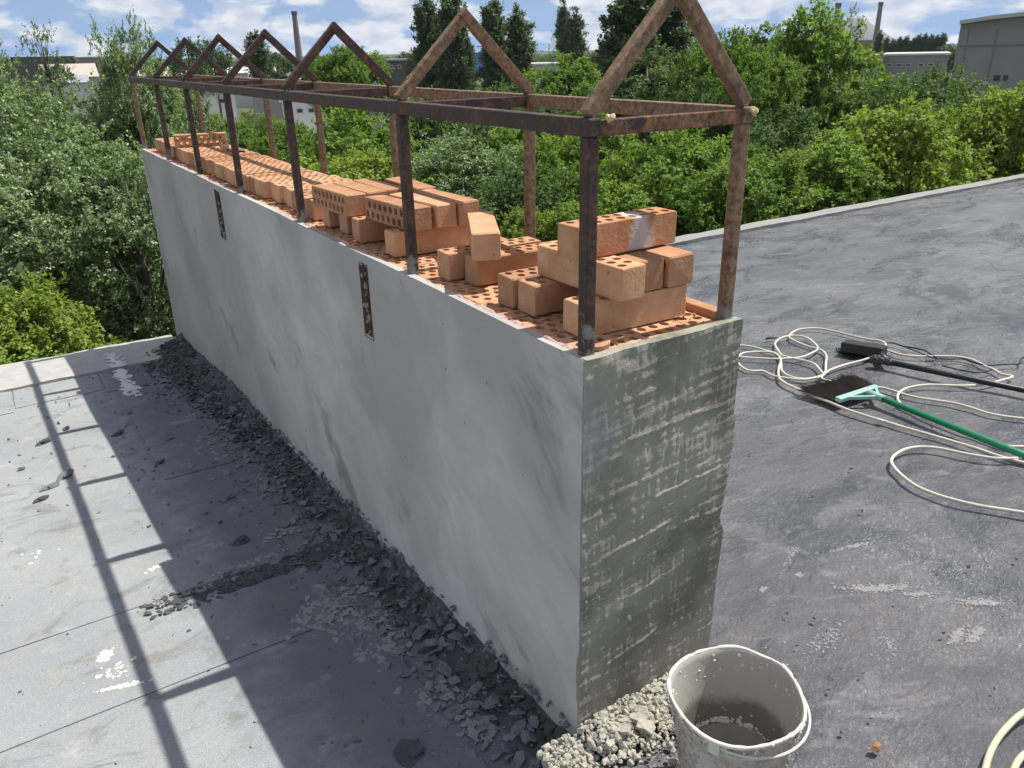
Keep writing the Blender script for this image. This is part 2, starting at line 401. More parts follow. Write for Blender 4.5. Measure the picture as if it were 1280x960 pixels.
mx = wn('ShaderNodeMix', data_type='RGBA')
wt.links.new(wm('MULTIPLY', cr.outputs[0], .90), mx.inputs[0]); hz = wn('ShaderNodeMix', data_type='RGBA'); wt.links.new(wm('SUBTRACT', 1.0, wm('DIVIDE', el, 14.0), True), hz.inputs[0])
wt.links.new(tn.outputs[2], hz.inputs[6]); hz.inputs[7].default_value = (4.7, 7.1, 11.6, 1); wt.links.new(hz.outputs[2], mx.inputs[6]); wt.links.new(cc.outputs[0], mx.inputs[7])
wt.links.new(mx.outputs[2], bg.inputs['Color']); bg.inputs['Strength'].default_value = .058
sd = bpy.data.lights.new('sun', 'SUN'); sd.energy = 5.0; sd.angle = R(.53); sd.color = (1.0, .955, .88)
so = link(bpy.data.objects.new('sun', sd)); so.rotation_euler = (-SUNV).to_track_quat('-Z', 'Y').to_euler(); so.location = (6, 0, 12)
vs_ = SC.view_settings; SC.display_settings.display_device = 'sRGB'
vs_.view_transform = 'Standard'; vs_.look = 'None'; vs_.gamma = 1; vs_.use_curve_mapping = False; vs_.exposure = 0.28

# ------------------------------------------------------------------ ground, roofs
def sheet(name, x0, x1, y0, y1, nx, ny, zf, mat, parent=None, kind='structure', th=0.0, xe=None):
    """a sheet with a height function; th closes its rim downwards"""
    X, Y = np.meshgrid(np.linspace(x0, x1, nx), np.linspace(y0, y1, ny))
    if xe is not None: X, Y = xe(X, Y)
    Z = zf(X, Y); v = np.stack([X, Y, Z], -1).reshape(-1, 3)
    mb = MB(); fs = [(j * nx + i, j * nx + i + 1, (j + 1) * nx + i + 1, (j + 1) * nx + i) for j in range(ny - 1) for i in range(nx - 1)]
    vs = [tuple(p) for p in v]
    if th:
        rim = [i for i in range(nx)] + [j * nx + nx - 1 for j in range(1, ny)] + [(ny - 1) * nx + i for i in range(nx - 2, -1, -1)] + [j * nx for j in range(ny - 2, 0, -1)]
        m = len(rim); up_ = [vs[i] for i in rim]; rv = up_ + [(a, b, c - th) for a, b, c in up_]
        mb.add(rv, [((k + 1) % m, k, m + k, m + (k + 1) % m) for k in range(m)], False)
    mb.add(vs, fs, True); o = mb.build(name, mat, parent)
    if parent is None and kind: o['kind'] = kind
    return o

sheet('ground', -2500, 2500, -1500, 3500, 60, 60, lambda X, Y: GZ + 0 * X, M['ground'])
YE = 4.03
# grey felt roof: overlapping sheets, each a few millimetres above the next
YL = 4.27
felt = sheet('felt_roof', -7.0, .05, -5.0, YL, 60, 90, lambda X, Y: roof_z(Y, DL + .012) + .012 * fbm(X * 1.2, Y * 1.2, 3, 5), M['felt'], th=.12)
def fsheet(x0, x1, y0, y1, lift, seed):
    def xe(X, Y):
        return X, Y + .022 * fbm(X * 5, Y * 2, 4, seed)
    o = sheet('felt_sheet', x0, x1, y0, y1, int((x1 - x0) * 14) + 2, int((y1 - y0) * 14) + 2, lambda X, Y: roof_z(Y, DL + .012) + lift + .012 * fbm(X * 1.2, Y * 1.2, 3, 5) + .004 * fbm(X * 7, Y * 7, 2, seed), M['felt'], felt, th=.006)
    return o
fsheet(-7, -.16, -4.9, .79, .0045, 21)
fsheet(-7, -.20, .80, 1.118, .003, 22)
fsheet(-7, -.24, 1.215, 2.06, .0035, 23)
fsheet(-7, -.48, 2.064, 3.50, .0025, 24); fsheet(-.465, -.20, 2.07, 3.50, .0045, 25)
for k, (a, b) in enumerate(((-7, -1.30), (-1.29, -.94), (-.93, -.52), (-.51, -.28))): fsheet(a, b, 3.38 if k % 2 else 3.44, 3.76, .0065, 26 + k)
# the pale border sheet along the eaves
sheet('eaves_strip', -7, -.02, 3.77, YL + .03, 200, 16, lambda X, Y: roof_z(Y, DL) + .004 + .016 * fbm(X * 5, Y * 5, 4, 41), M['eaves'], felt, th=.05, xe=lambda X, Y: (X, Y + np.where(Y > YL, .05 * fbm(X * 5, Y * 0, 4, 43), 0) + np.where(Y < 3.79, .02 * fbm(X * 6, Y * 0, 4, 44), 0)))
# black bitumen roof
def bz(X, Y):
    ridge = .012 * np.clip(fbm(X * 1.1 + Y * .35, Y * 2.2, 4, 61), -.3, .3) * 2
    return roof_z(Y) + ridge - .012 + .006 * fbm(X * 9, Y * 14, 3, 62)
bit = sheet('bitumen_roof', .33, 17.0, -5.0, YE - .14, 420, 240, bz, M['bitumen'], th=.10)
sheet('bitumen_roof_front', -.02, .335, -5.0, .02, 24, 200, bz, M['bitumen'], bit, th=.10)
# concrete coping along the far eaves
def cz(X, Y): return roof_z(Y) + .016 + .020 * fbm(X * 3, Y * 6, 4, 71)
sheet('roof_kerb', .40, 17.0, YE - .145, YE + .05, 400, 8, cz, M['coping'], bit, th=.16, xe=lambda X, Y: (X, Y + np.where(Y < YE - .1, .03 * fbm(X * 4, Y, 3, 72), 0)))
# the building under the roof
mb = MB(); mb.box((-6.9, -4.9, GZ), (16.9, YE - .16, -.55)); mb.build('roof_building_wall', M['coping'], felt)
# torn seam, dark, beside the chimney
mb = MB()
for k in range(330):
    x = -.05 - .63 * random.random() ** 1.3; yy = 1.167 + random.uniform(-.05, .05) - .03 * (x + .4)
    mb.flake((x, yy, felt_z(yy) + random.uniform(-.002, .006)), random.choice((.002, .003, .005, .009)), .002, random.uniform(0, 6), (random.uniform(-.2, .2), random.uniform(-.2, .2)), 6, random.uniform(1, 2))
for k in range(85):
    t = random.random(); x = -.05 - .56 * t; yy = 1.167 - .03 * (x + .4) + random.gauss(0, .026)
    mb.flake((x, yy, felt_z(yy) + .0006), random.choice((.008, .014, .022, .03)) * (1.1 - .5 * t), .0022, random.uniform(0, 6), (-SL, 0), 9, random.uniform(1, 1.8))
tag(mb.build('seam_debris', M['tar'], None), 'torn black tar crumbs filling the open felt seam beside the chimney', 'tar crumbs', kind='stuff')
def splat(name, px, py, r, d, mat, parent, el=1.0, rz=0.0, lift=.008, n=22):
    p = on_roof(px, py, d) if px is not None else py
    seed = random.randint(0, 999); ang = np.linspace(0, 2 * math.pi, n, endpoint=False)
    rad = r * (1 + 1.1 * fbm(np.cos(ang) * 1.6 + 9, np.sin(ang) * 1.6 + 9, 3, seed))
    mb = MB(); pts = []
    for k in range(n):
        x = rad[k] * math.cos(ang[k]) * el; y = rad[k] * math.sin(ang[k])
        pts.append((p[0] + x * math.cos(rz) - y * math.sin(rz), p[1] + x * math.sin(rz) + y * math.cos(rz)))
    zf_ = felt_z if parent is felt else roof_z
    vs = [(x, y, zf_(y)) for x, y in pts] + [(p[0] + (x - p[0]) * .9, p[1] + (y - p[1]) * .9, zf_(y) + lift) for x, y in pts]
    fs = [(k, (k + 1) % n, n + (k + 1) % n, n + k) for k in range(n)] + [tuple(range(n, 2 * n))]
    mb.add(vs, fs); return mb.build(name, mat, parent)
ms = MB()
for (px, py, lx, ly, rz, n) in ((130, 812, .022, .014, 1.0, 150), (150, 850, .05, .005, -.3, 90), (140, 832, .05, .03, 0, 40), (188, 705, .02, .01, .3, 20), (40, 690, .05, .05, 0, 14)):
    p = on_roof(px, py, DL - .0155)
    for k in range(n):
        a = random.gauss(0, .5) * lx; b = random.gauss(0, .5) * ly
        ms.flake((p[0] + a * math.cos(rz) - b * math.sin(rz), p[1] + a * math.sin(rz) + b * math.cos(rz), felt_z(p[1] + a * math.sin(rz) + b * math.cos(rz)) + .002), random.choice((.0015, .002, .003, .005, .007)), .0012, random.uniform(0, 6), (-SL, 0), 7, random.uniform(1, 1.6))
ms.build('mortar_stain', M['cream'], felt)
ms = MB()
for (px, py, lx, ly, n) in ((420, 745, .10, .05, 260), (455, 770, .08, .05, 160), (395, 770, .06, .05, 90), (480, 800, .08, .05, 90), (560, 860, .07, .06, 110), (600, 900, .06, .05, 90), (350, 660, .05, .04, 50), (300, 700, .16, .012, 110), (215, 735, .05, .03, 90), (270, 560, .12, .2, 90), (520, 720, .05, .06, 80), (330, 600, .1, .1, 60)):
    p = on_roof(px, py, DL - .0155)
    for k in range(n):
        x = p[0] + random.gauss(0, .6) * lx; y = p[1] + random.gauss(0, .6) * ly
        ms.flake((x, y, felt_z(y) + .002), random.choice((.0015, .002, .003, .004, .006, .010)), .0014, random.uniform(0, 6), (-SL, 0), 8, random.uniform(1, 1.6))
ms.build('mortar_stain', m_plain('grey_mortar_splash', (.25, .25, .25), .9, .3, 50, .25), felt)
for (px, py, r) in ((566, 884, .017), (604, 902, .012), (576, 868, .010), (557, 898, .012), (516, 840, .010), (497, 838, .008), (470, 792, .012), (432, 747, .020), (440, 770, .012), (400, 745, .014), (530, 905, .008), (450, 800, .009), (365, 730, .012), (355, 650, .02), (345, 695, .02), (395, 760, .012)):
    splat('mortar_stain', px, py, r, DL - .009, M['tar_grey'], felt, random.uniform(1, 1.6), random.uniform(0, 3), .0035)
# worn white painted mark on the felt by the eaves
pm = MB()
for k in range(230):
    t = random.random(); a = on_roof(140 + t * 25 + random.gauss(0, 4.5), 440 + t * 50, DL - .0165 - .006 * (t < .62))
    pm.flake((a[0], a[1], roof_z(a[1], DL) + .011 if a[1] > 3.765 else felt_z(a[1]) + .0035), random.uniform(.006, .016), .0016, random.uniform(0, 6), (SL * -1, 0), 7, random.uniform(1, 1.5))
pm.build('paint_mark', M['paint'], felt)
# frosty dry patches on the bitumen
dp = MB()
for (px, py, lx, ly, rz, n) in ((1098, 729, .062, .012, -.62, 200), (1228, 746, .040, .010, -.62, 120), (1150, 736, .03, .006, -.6, 45), (1198, 787, .03, .008, .1, 70), (1222, 785, .03, .009, .1, 80), (1000, 712, .012, .006, 0, 16), (955, 731, .010, .006, 0, 14), (1068, 678, .05, .005, -.3, 50), (990, 690, .05, .01, .4, 26), (1240, 690, .05, .012, .2, 26), (1035, 790, .06, .02, .3, 40), (960, 830, .04, .03, .3, 40), (1110, 800, .06, .02, .5, 30)):
    p = on_roof(px, py)
    for k in range(int(n * 4.5)):
        a = random.gauss(0, .75) * lx; b = random.gauss(0, .8) * ly; x = p[0] + a * math.cos(rz) - b * math.sin(rz); y = p[1] + a * math.sin(rz) + b * math.cos(rz)
        dp.flake((x, y, float(bz(x, y)) + .0008), random.choice((.0006, .0009, .0012, .0018, .003)), .0006, random.uniform(0, 6), (-SL, 0), 6, random.uniform(1, 2.4))
dp.build('dry_patch', m_plain('dry_dust', (.25, .248, .252), .9, .2, 30, .25), bit)
# ------------------------------------------------------------------ chimney
chim = thing('chimney_stack', 'long low brick chimney wall coated in grey cement with open brick top', 'chimney', (0, 0, 0))
mb = MB(); mb.box((.036, .02, -.5), (W - .016, L - .02, H - .05)); mb.build('masonry_core', M['core'], chim)
# left coat, smooth, with two slots
def left_coat():
    ys = list(np.arange(0, L + .001, .03)); zs = list(np.arange(-.36, H - .02, .025)) + [H - .012, H]
    slots = [(.922, .977, .615, .822), (2.425, 2.515, .622, .825)]
    for s in slots:
        for vals, pair in ((ys, s[:2]), (zs, s[2:])):
            for q in pair:
                i = min(range(len(vals)), key=lambda k: abs(vals[k] - q)); vals[i] = q
    ys = np.array(sorted(ys)); zs = np.array(sorted(zs)); ny, nz = len(ys), len(zs)
    Y, Z = np.meshgrid(ys, zs)
    X = .007 * fbm(Y * 1.3, Z * 1.6, 3, 81) + .002 * fbm(Y * 8, Z * 8, 3, 82)
    X = X - .006 * np.clip((.1 - Y) / .1, 0, 1) * 0
    Zt = Z.copy(); Zt[-1] += .007 * fbm(ys * 3.0, ys * 0, 4, 83) ; Zt[-2] += .006 * fbm(ys * 3, ys * 0, 4, 83)
    V = np.stack([X, Y, Zt], -1).reshape(-1, 3); vs = [tuple(p) for p in V]; fs = []
    def inslot(y, z):
        return any(a - 1e-6 < y < b + 1e-6 and c - 1e-6 < z < d + 1e-6 for a, b, c, d in slots)
    for j in range(nz - 1):
        for i in range(ny - 1):
            if inslot((ys[i] + ys[i + 1]) / 2, (zs[j] + zs[j + 1]) / 2): continue
            fs.append((j * ny + i, (j + 1) * ny + i, (j + 1) * ny + i + 1, j * ny + i + 1))
    mb = MB(); mb.add(vs, fs, True)
    top = [(nz - 1) * ny + i for i in range(ny)]
    t2 = [(X[-1, i] + .018 + .003 * float(vnoise(ys[i] * 20, 0, 3)), ys[i], Zt[-1, i] - .001) for i in range(ny)]; t3 = [(p[0], p[1], p[2] - .05) for p in t2]
    mb.add([vs[k] for k in top] + t2 + t3, [(i, ny + i, ny + i + 1, i + 1) for i in range(ny - 1)] + [(ny + i, 2 * ny + i, 2 * ny + i + 1, ny + i + 1) for i in range(ny - 1)])
    for i in (0, ny - 1):
        col = [vs[j * ny + i] for j in range(nz)]; mb.add(col + [(.05, p[1], p[2]) for p in col], [(j, j + 1, nz + j + 1, nz + j) for j in range(nz - 1)])
    o = mb.build('plaster_coat', M['plaster'], chim)
    for s in slots:
        b = MB(); a0, a1, c0, c1 = s; d0, d1 = -.001, .030
        pr = [(a0, c0), (a1, c0), (a1, c1), (a0, c1)]
        b.add([(d0, y, z) for y, z in pr] + [(d1, y, z) for y, z in pr], [(k, (k + 1) % 4, 4 + (k + 1) % 4, 4 + k) for k in range(4)] + [(4, 5, 6, 7)])
        for k in range(8):
            b.rock((d1 - .002, random.uniform(a0 + .01, a1 - .01), random.uniform(c0, c1)), random.uniform(.006, .014), (1, .8, 1.6), None, .35)
        b.build('wall_slot', M['core'], o)
        e = MB()
        for k in range(44):
            t = random.random(); sd_e = k % 3
            yy, zz_ = (a0, c0 + t * (c1 - c0)) if sd_e == 0 else ((a1, c0 + t * (c1 - c0)) if sd_e == 1 else (a0 + t * (a1 - a0), random.choice((c0, c1))))
            e.rock((.004 + random.uniform(0, .012), yy + random.gauss(0, .002), zz_ + random.gauss(0, .003)), random.uniform(.0025, .006), (1, .8, 1.9), Matrix.Rotation(random.uniform(-.4, .4), 3, 'X'), .35)
        e.build('slot_crumbs', M['plaster'], o)['kind'] = 'stuff'
left_coat()
# near end coat, rough and wet
def end_coat():
    nx, nz = 128, 270; u = np.linspace(0, 1, nx); zs = np.linspace(-.03, H + .001, nz)
    U, Z = np.meshgrid(u, zs)
    xr = W + .002 + .011 * fbm(zs * 9, zs * 0, 4, 91) - np.interp(zs, [-.1, .15, .38, .42, .50, .58, .66, .9], [.006, .004, .008, .022, .010, .0, .003, .0])
    xl = 0.001 + .003 * fbm(zs * 12, zs * 0 + 3, 3, 92)
    X = xl[:, None] + (xr - xl)[:, None] * U
    tilt = Z - .10 * X
    d = .0020 * (vnoise(X * 14, tilt * 150, 93) - .5) + .0016 * (vnoise(X * 7, tilt * 70, 94) - .5) + .0022 * fbm(X * 120, Z * 60, 3, 95) + .010 * fbm(X * 6, Z * 5, 3, 96)
    d += .0020 * (vnoise(X * 210, Z * 18, 97) - .5) + .0018 * (vnoise(X * 90, Z * 9, 197) - .5)
    for (z0, x0, x1, am, sl) in ((.675, .10, .34, .003, .05), (.655, .06, .22, .002, .10), (.53, .17, .36, .003, .09), (.455, .05, .21, .003, .16), (.435, .22, .37, .0025, .04), (.325, .12, .3, .002, .2), (.19, .05, .2, .0025, .24), (.175, .16, .30, .002, .1)):
        ln = z0 + sl * (X - .2); d += am * np.exp(-((Z - ln - .006 * (vnoise(X * 30, Z * 0, 77) - .5)) / .0028) ** 2) * (X > x0) * (X < x1) * (.4 + vnoise(X * 40, Z * 0 + z0 * 9, 98))
    amp = np.clip(np.maximum(X * 9, np.abs(Z - .72) * 5), .12, 1)
    d = d * amp
    rim = np.clip((Z - (H - .07)) / .05, 0, 1); d = d + .010 * rim * (vnoise(X * 22, Z * 30, 99) - .2)
    belly = .010 * np.sin(np.clip(Z / H, 0, 1) * math.pi) * U
    Y = -.004 - d - belly
    Zt = Z.copy(); Zt[-1] += .004 * fbm(u * 5, u * 0, 3, 100); Zt[0] += .02 * fbm(u * 4, u * 0, 3, 101) + .01
    vs = np.stack([X, Y, Zt], -1).reshape(-1, 3)
    fs = [(j * nx + i, j * nx + i + 1, (j + 1) * nx + i + 1, (j + 1) * nx + i) for j in range(nz - 1) for i in range(nx - 1)]
    mb = MB(); mb.add(vs, fs, True)
    top = [tuple(vs[(nz - 1) * nx + i]) for i in range(nx)]; mb.add(top + [(p[0], .014 + .003 * float(vnoise(p[0] * 40, 0, 5)), p[2]) for p in top] + [(p[0], .016, p[2] - .05) for p in top], [(i, i + 1, nx + i + 1, nx + i) for i in range(nx - 1)] + [(nx + i, nx + i + 1, 2 * nx + i + 1, 2 * nx + i) for i in range(nx - 1)])
    rt = [tuple(vs[j * nx + nx - 1]) for j in range(nz)]; mb.add(rt + [(p[0] - .002, .06, p[2]) for p in rt], [(j, nz + j, nz + j + 1, j + 1) for j in range(nz - 1)])
    lf = [tuple(vs[j * nx]) for j in range(nz)]; mb.add(lf + [(.004, .04, p[2]) for p in lf], [(j, j + 1, nz + j + 1, nz + j) for j in range(nz - 1)])
    o = mb.build('plaster_coat', M['render'], chim); tag(o, 'rough damp scratched end coat')
end_coat()
# right coat and its reddish ledge
mb = MB(); mb.box((W - .015, .055, -.5), (W, L, H - .004)); mb.build('plaster_coat', M['plaster'], chim)
mb = MB(); mb.box((W - .034, .03, H - .03), (W - .004, L - .03, H + .012), None, .004); mb.build('ledge', M['brick'], chim)
# ragged pinkish edge along the top of the left coat
yy = np.linspace(.03, L - .02, 900); ux = np.linspace(0, 1, 6); YY, UU = np.meshgrid(yy, ux, indexing='ij')
wv = .013 + .010 * vnoise(YY * 26, 0 * YY, 131) + .006 * (vnoise(YY * 90, 0 * YY, 132) - .5)
XX = .011 + UU * wv; ZZ = H - .003 + .007 * np.sin(np.clip(UU, 0, 1) * math.pi) * (.35 + vnoise(YY * 55, UU * 3, 133)) - .006 * UU
mb = MB(); mb.add(np.stack([XX, YY, ZZ], -1).reshape(-1, 3), [(j * 6 + i, j * 6 + i + 1, (j + 1) * 6 + i + 1, (j + 1) * 6 + i) for j in range(899) for i in range(5)], False)
mb.build('mortar_edge', M['ledge'], chim)

# ------------------------------------------------------------------ bricks
def perf(mb, Lb, Wb, Tb, rows, ncol, rad, M4, depth=None, bev=.003, seg=10, chip=0.0):
    """a brick with holes through its thickness: rows of ncol holes, staggered; origin at the middle of its bed"""
    x0, x1, y0, y1 = -Lb / 2 + bev, Lb / 2 - bev, -Wb / 2 + bev, Wb / 2 - bev
    rw = (y1 - y0) / rows; vs = []; fs = []
    def V(*p): vs.append(p); return len(vs) - 1
    dep = depth or Tb
    faces_z = ((Tb, 1),) if depth else ((Tb, 1), (0, -1))
    cw = (x1 - x0) / (ncol + .5)
    for zf, sgn in faces_z:
        for r_ in range(rows):
            ya, yb = y0 + r_ * rw, y0 + (r_ + 1) * rw; off = 0 if r_ % 2 else cw * .5
            def quad(a, b):
                q = [V(a, ya, zf), V(b, ya, zf), V(b, yb, zf), V(a, yb, zf)]; fs.append(q if sgn > 0 else q[::-1])
            if off: quad(x0, x0 + off)
            else: quad(x1 - cw * .5, x1)
            for c in range(ncol):
                xa = x0 + off + c * cw; xb = xa + cw; cx, cy = (xa + xb) / 2, (ya + yb) / 2
                out = []; inn = []; low = []
                for k in range(seg):
                    a = 2 * math.pi * (k + .5) / seg; dx, dy = math.cos(a), math.sin(a)
                    t = min((cw / 2) / max(abs(dx), 1e-6), (rw / 2) / max(abs(dy), 1e-6))
                    out.append(V(cx + dx * t, cy + dy * t, zf)); inn.append(V(cx + dx * rad * .92, cy + dy * rad * 1.08, zf))
                for k in range(seg):
                    q = [out[k], out[(k + 1) % seg], inn[(k + 1) % seg], inn[k]]; fs.append(q if sgn > 0 else q[::-1])
                # corners of the cell
                cor = [V(xa, ya, zf), V(xb, ya, zf), V(xb, yb, zf), V(xa, yb, zf)]
                for (px, py), ci in zip(((-1, -1), (1, -1), (1, 1), (-1, 1)), cor):
                    ks = sorted(range(seg), key=lambda k: (vs[out[k]][0] - vs[ci][0]) ** 2 + (vs[out[k]][1] - vs[ci][1]) ** 2)[:2]
                    q = [ci, out[ks[0]], out[ks[1]]]; fs.append(q)
                if sgn > 0:
                    zb = Tb - dep if depth else 0
                    low = [V(vs[i][0], vs[i][1], zb) for i in inn]
                    for k in range(seg): fs.append([inn[k], inn[(k + 1) % seg], low[(k + 1) % seg], low[k]])
                    if depth: fs.append(low[::-1])
    # outer skin, rounded
    rings = []
    for (ins, z) in ((bev, 0.0), (bev * .3, bev * .3), (0, bev), (0, Tb - bev), (bev * .3, Tb - bev * .3), (bev, Tb)):
        a, b = Lb / 2 - ins, Wb / 2 - ins; e = bev * .8
        ring = [(-a + e, -b), (a - e, -b), (a, -b + e), (a, b - e), (a - e, b), (-a + e, b), (-a, b - e), (-a, -b + e)]
        if ins == bev: ring = [(-a, -b), (a, -b), (a, -b), (a, b), (a, b), (-a, b), (-a, b), (-a, -b)]
        rings.append([V(x + random.uniform(-chip, chip), y + random.uniform(-chip, chip), z) for x, y in ring])
    for p, q in zip(rings, rings[1:]):
        for k in range(8): fs.append([p[k], p[(k + 1) % 8], q[(k + 1) % 8], q[k]])
    mb.add([M4 @ Vector(p) for p in vs], fs)

# top course of the chimney: headers with round holes, stretchers on the right
mb = MB(); y = .078
while y < L - .06:
    perf(mb, .25, .119, .05, 4, 8, .0098, Matrix.Translation((.149 + random.uniform(-.003, .003), y, H - .052 + random.uniform(-.0015, .001))) @ Matrix.Rotation(random.uniform(-.01, .01), 4, 'Z'), .04)
    y += .125
y = .15
while y < L - .12:
    perf(mb, .246, .062, .05, 2, 8, .0098, Matrix.Translation((.312, y, H - .054)) @ Matrix.Rotation(math.pi / 2, 4, 'Z'), .04); y += .252
mb.build('brick_course', M['brick'], chim)

BL, BW, BT = .25, .060, .063
BM = []
for k in range(4):
    mb = MB(); random.seed(50 + k); perf(mb, BL, BW, BT, 2, 8, .0092, Matrix.Identity(4), None, .0035, 10, .0013)
    me = bpy.data.meshes.new('brick'); me.from_pydata(mb.v, [], mb.f); me.materials.append(M['brick']); me.update(); BM.append(me)
random.seed(99)
def brick(cx, cy, z, along='X', side=False, rz=0.0, label=None, group=None, mesh=None, tilt=0.0):
    o = bpy.data.objects.new('brick', mesh or random.choice(BM))
    Mx = Matrix.Rotation((0 if along == 'X' else math.pi / 2) + R(rz), 4, 'Z')
    if side:        # on its narrow side, holes to the sides
        Mx = Mx @ Matrix.Translation((0, BT / 2, BW / 2)) @ Matrix.Rotation(math.pi / 2, 4, 'X')
    o.matrix_world = Matrix.Translation((cx, cy, z)) @ Mx @ Matrix.Rotation(R(tilt), 4, 'Y')
    return tag(link(o), label, 'brick', group)
G1 = 'bricks in the near pile on the chimney'; G2 = 'bricks in the middle pile on the chimney'; G3 = 'bricks in the long row on the chimney'
z1 = H + .0015; z2 = z1 + BT + .001; z3 = z2 + BT + .001
brick(.183, .105, z1, 'X', rz=-2.5, label='bottom brick of the near pile, its long plain side facing the open chimney end', group=G1)
brick(.145, .175, z2, 'Y', rz=2, label='brick jutting endwise from the near pile, holes on top and mortar on its front corner', group=G1)
brick(.2115, .198, z2, 'Y', True, rz=1, label='smooth-topped brick between the jutting brick and the outer end brick of the near pile', group=G1)
brick(.286, .192, z2, 'Y', True, rz=-1, label='smooth-topped outer brick of the near pile, on the bitumen roof side', group=G1)
dm = BM[0].copy(); dm.materials.clear(); dm.materials.append(M['brick_dirty'])
brick(.208, .165, z3, 'X', rz=1.5, label='mortar-smeared reddish brick lying crosswise on top of the near pile', group=G1, mesh=dm)
brick(.186, .268, z1, 'X', rz=1, label='perforated brick half covered by the near pile, beside the steel post', group=G1)
brick(.180, .332, z1, 'X', rz=-1, label='perforated brick second in the low pair behind the near pile', group=G1)
brick(.208, .515, z1, 'X', rz=-3, label='perforated brick lying under the near side of the lone endwise brick', group=G2)
brick(.178, .592, z1, 'X', rz=-3, label='perforated brick lying under the far side of the lone endwise brick', group=G2)
brick(.149, .572, z2, 'Y', True, rz=-28, label='lone smooth-topped brick set endwise on two crosswise bricks', group=G2)
brick(.175, .875, z1, 'X', rz=-2, label='brick crosswise at the base of the middle stack, its long side towards the lone brick', group=G2)
for k, (x, y, rz) in enumerate(((.108, .945, 4), (.183, .950, 4), (.253, .945, 2))):
    brick(x, y, z2, 'Y', True, rz=rz, label=('smooth-topped brick of the nearer upper trio, with its hole face outward', 'middle brick of the nearer upper trio on the middle stack', 'innermost brick of the nearer upper trio, on the bitumen roof side')[k], group=G2)
brick(.170, 1.082, z1, 'X', rz=-4, label='perforated brick poking out between the two upper groups of the middle stack', group=G2)
brick(.185, 1.225, z1, 'X', rz=1, label='near supporting brick beneath the far upper foursome, right of the gap', group=G2)
brick(.180, 1.352, z1, 'X', rz=0, label='far supporting brick beneath the far upper foursome, left of the gap', group=G2)
for k, x in enumerate((.063, .129, .195, .282)):
    brick(x, 1.245 + (0, .0, .01, -.02)[k], z2, 'Y', True, rz=(2, 2, 1, -3)[k], label=('brick of the far upper foursome with its two rows of holes outward', 'second brick of the far upper foursome, smooth topped', 'third brick of the far upper foursome, smooth topped', 'shaded last brick of the far upper foursome, set apart from the rest')[k], group=G2)
y = 1.48
while y < 4.03:
    off = random.uniform(-.008, .008) + (.02 if 1.60 < y < 1.95 else 0)
    brick(.176 + off, y, z1, 'X', rz=random.uniform(-1.6, 1.6), label='perforated brick laid crosswise in the long sunlit row towards the far end', group=G3)
    y += BW + random.choice((.0015, .002, .003, .006))
    if random.random() < .10: y += .012
brick(.168, 3.39, z2, 'X', True, rz=-12, label='brick on edge atop the long row, hole face towards the camera', group=None)
# shards
mb = MB(); mb.flake((.212, 3.05, z2 + .012), .035, .022, .4, (.5, .2), 6, 1.4); tag(mb.build('brick_shard', M['brick']), 'broken brick shard leaning on the far bricks of the row', 'brick shard')
mb = MB(); mb.flake((.255, 3.02, z2 + .004), .045, .010, 1.4, (.05, .1), 7, 1.7); tag(mb.build('brick_shard', M['crumb']), 'pale flat mortar shard lying on the far brick row', 'mortar shard')
mb = MB()
n = 20; pts = [(.028 * math.cos(2 * math.pi * k / n), .020 * math.sin(2 * math.pi * k / n)) for k in range(n)]
vs = [(x, y, z) for z in (0, .009) for x, y in pts] + [(x * .3 + .006, y * .3, z) for z in (0, .009) for x, y in pts]
fs = [(k, (k + 1) % n, n + (k + 1) % n, n + k) for k in range(n)] + [(n + k, n + (k + 1) % n, 3 * n + (k + 1) % n, 3 * n + k) for k in range(n)] + [(3 * n + k, 3 * n + (k + 1) % n, 2 * n + (k + 1) % n, 2 * n + k) for k in range(n)]
mb.add(vs, fs); o = mb.build('brick_shard', M['brick'], None, (.060, .036, H + .003)); o.rotation_euler = (R(6), R(-4), .5); tag(o, 'small rounded brick shard with a hole at the foot of the near corner post', 'brick shard')
# brick dust and crumbs along the top
mb = MB()
for k in range(900):
    mb.rock((random.uniform(.02, W - .03), random.uniform(.02, L), H + .0005), random.uniform(.0012, .0045), (1, 1, .6), None, .35)
tag(mb.build('brick_crumbs', M['brick']), 'red brick crumbs and dust scattered over the chimney top', 'crumbs', kind='stuff')

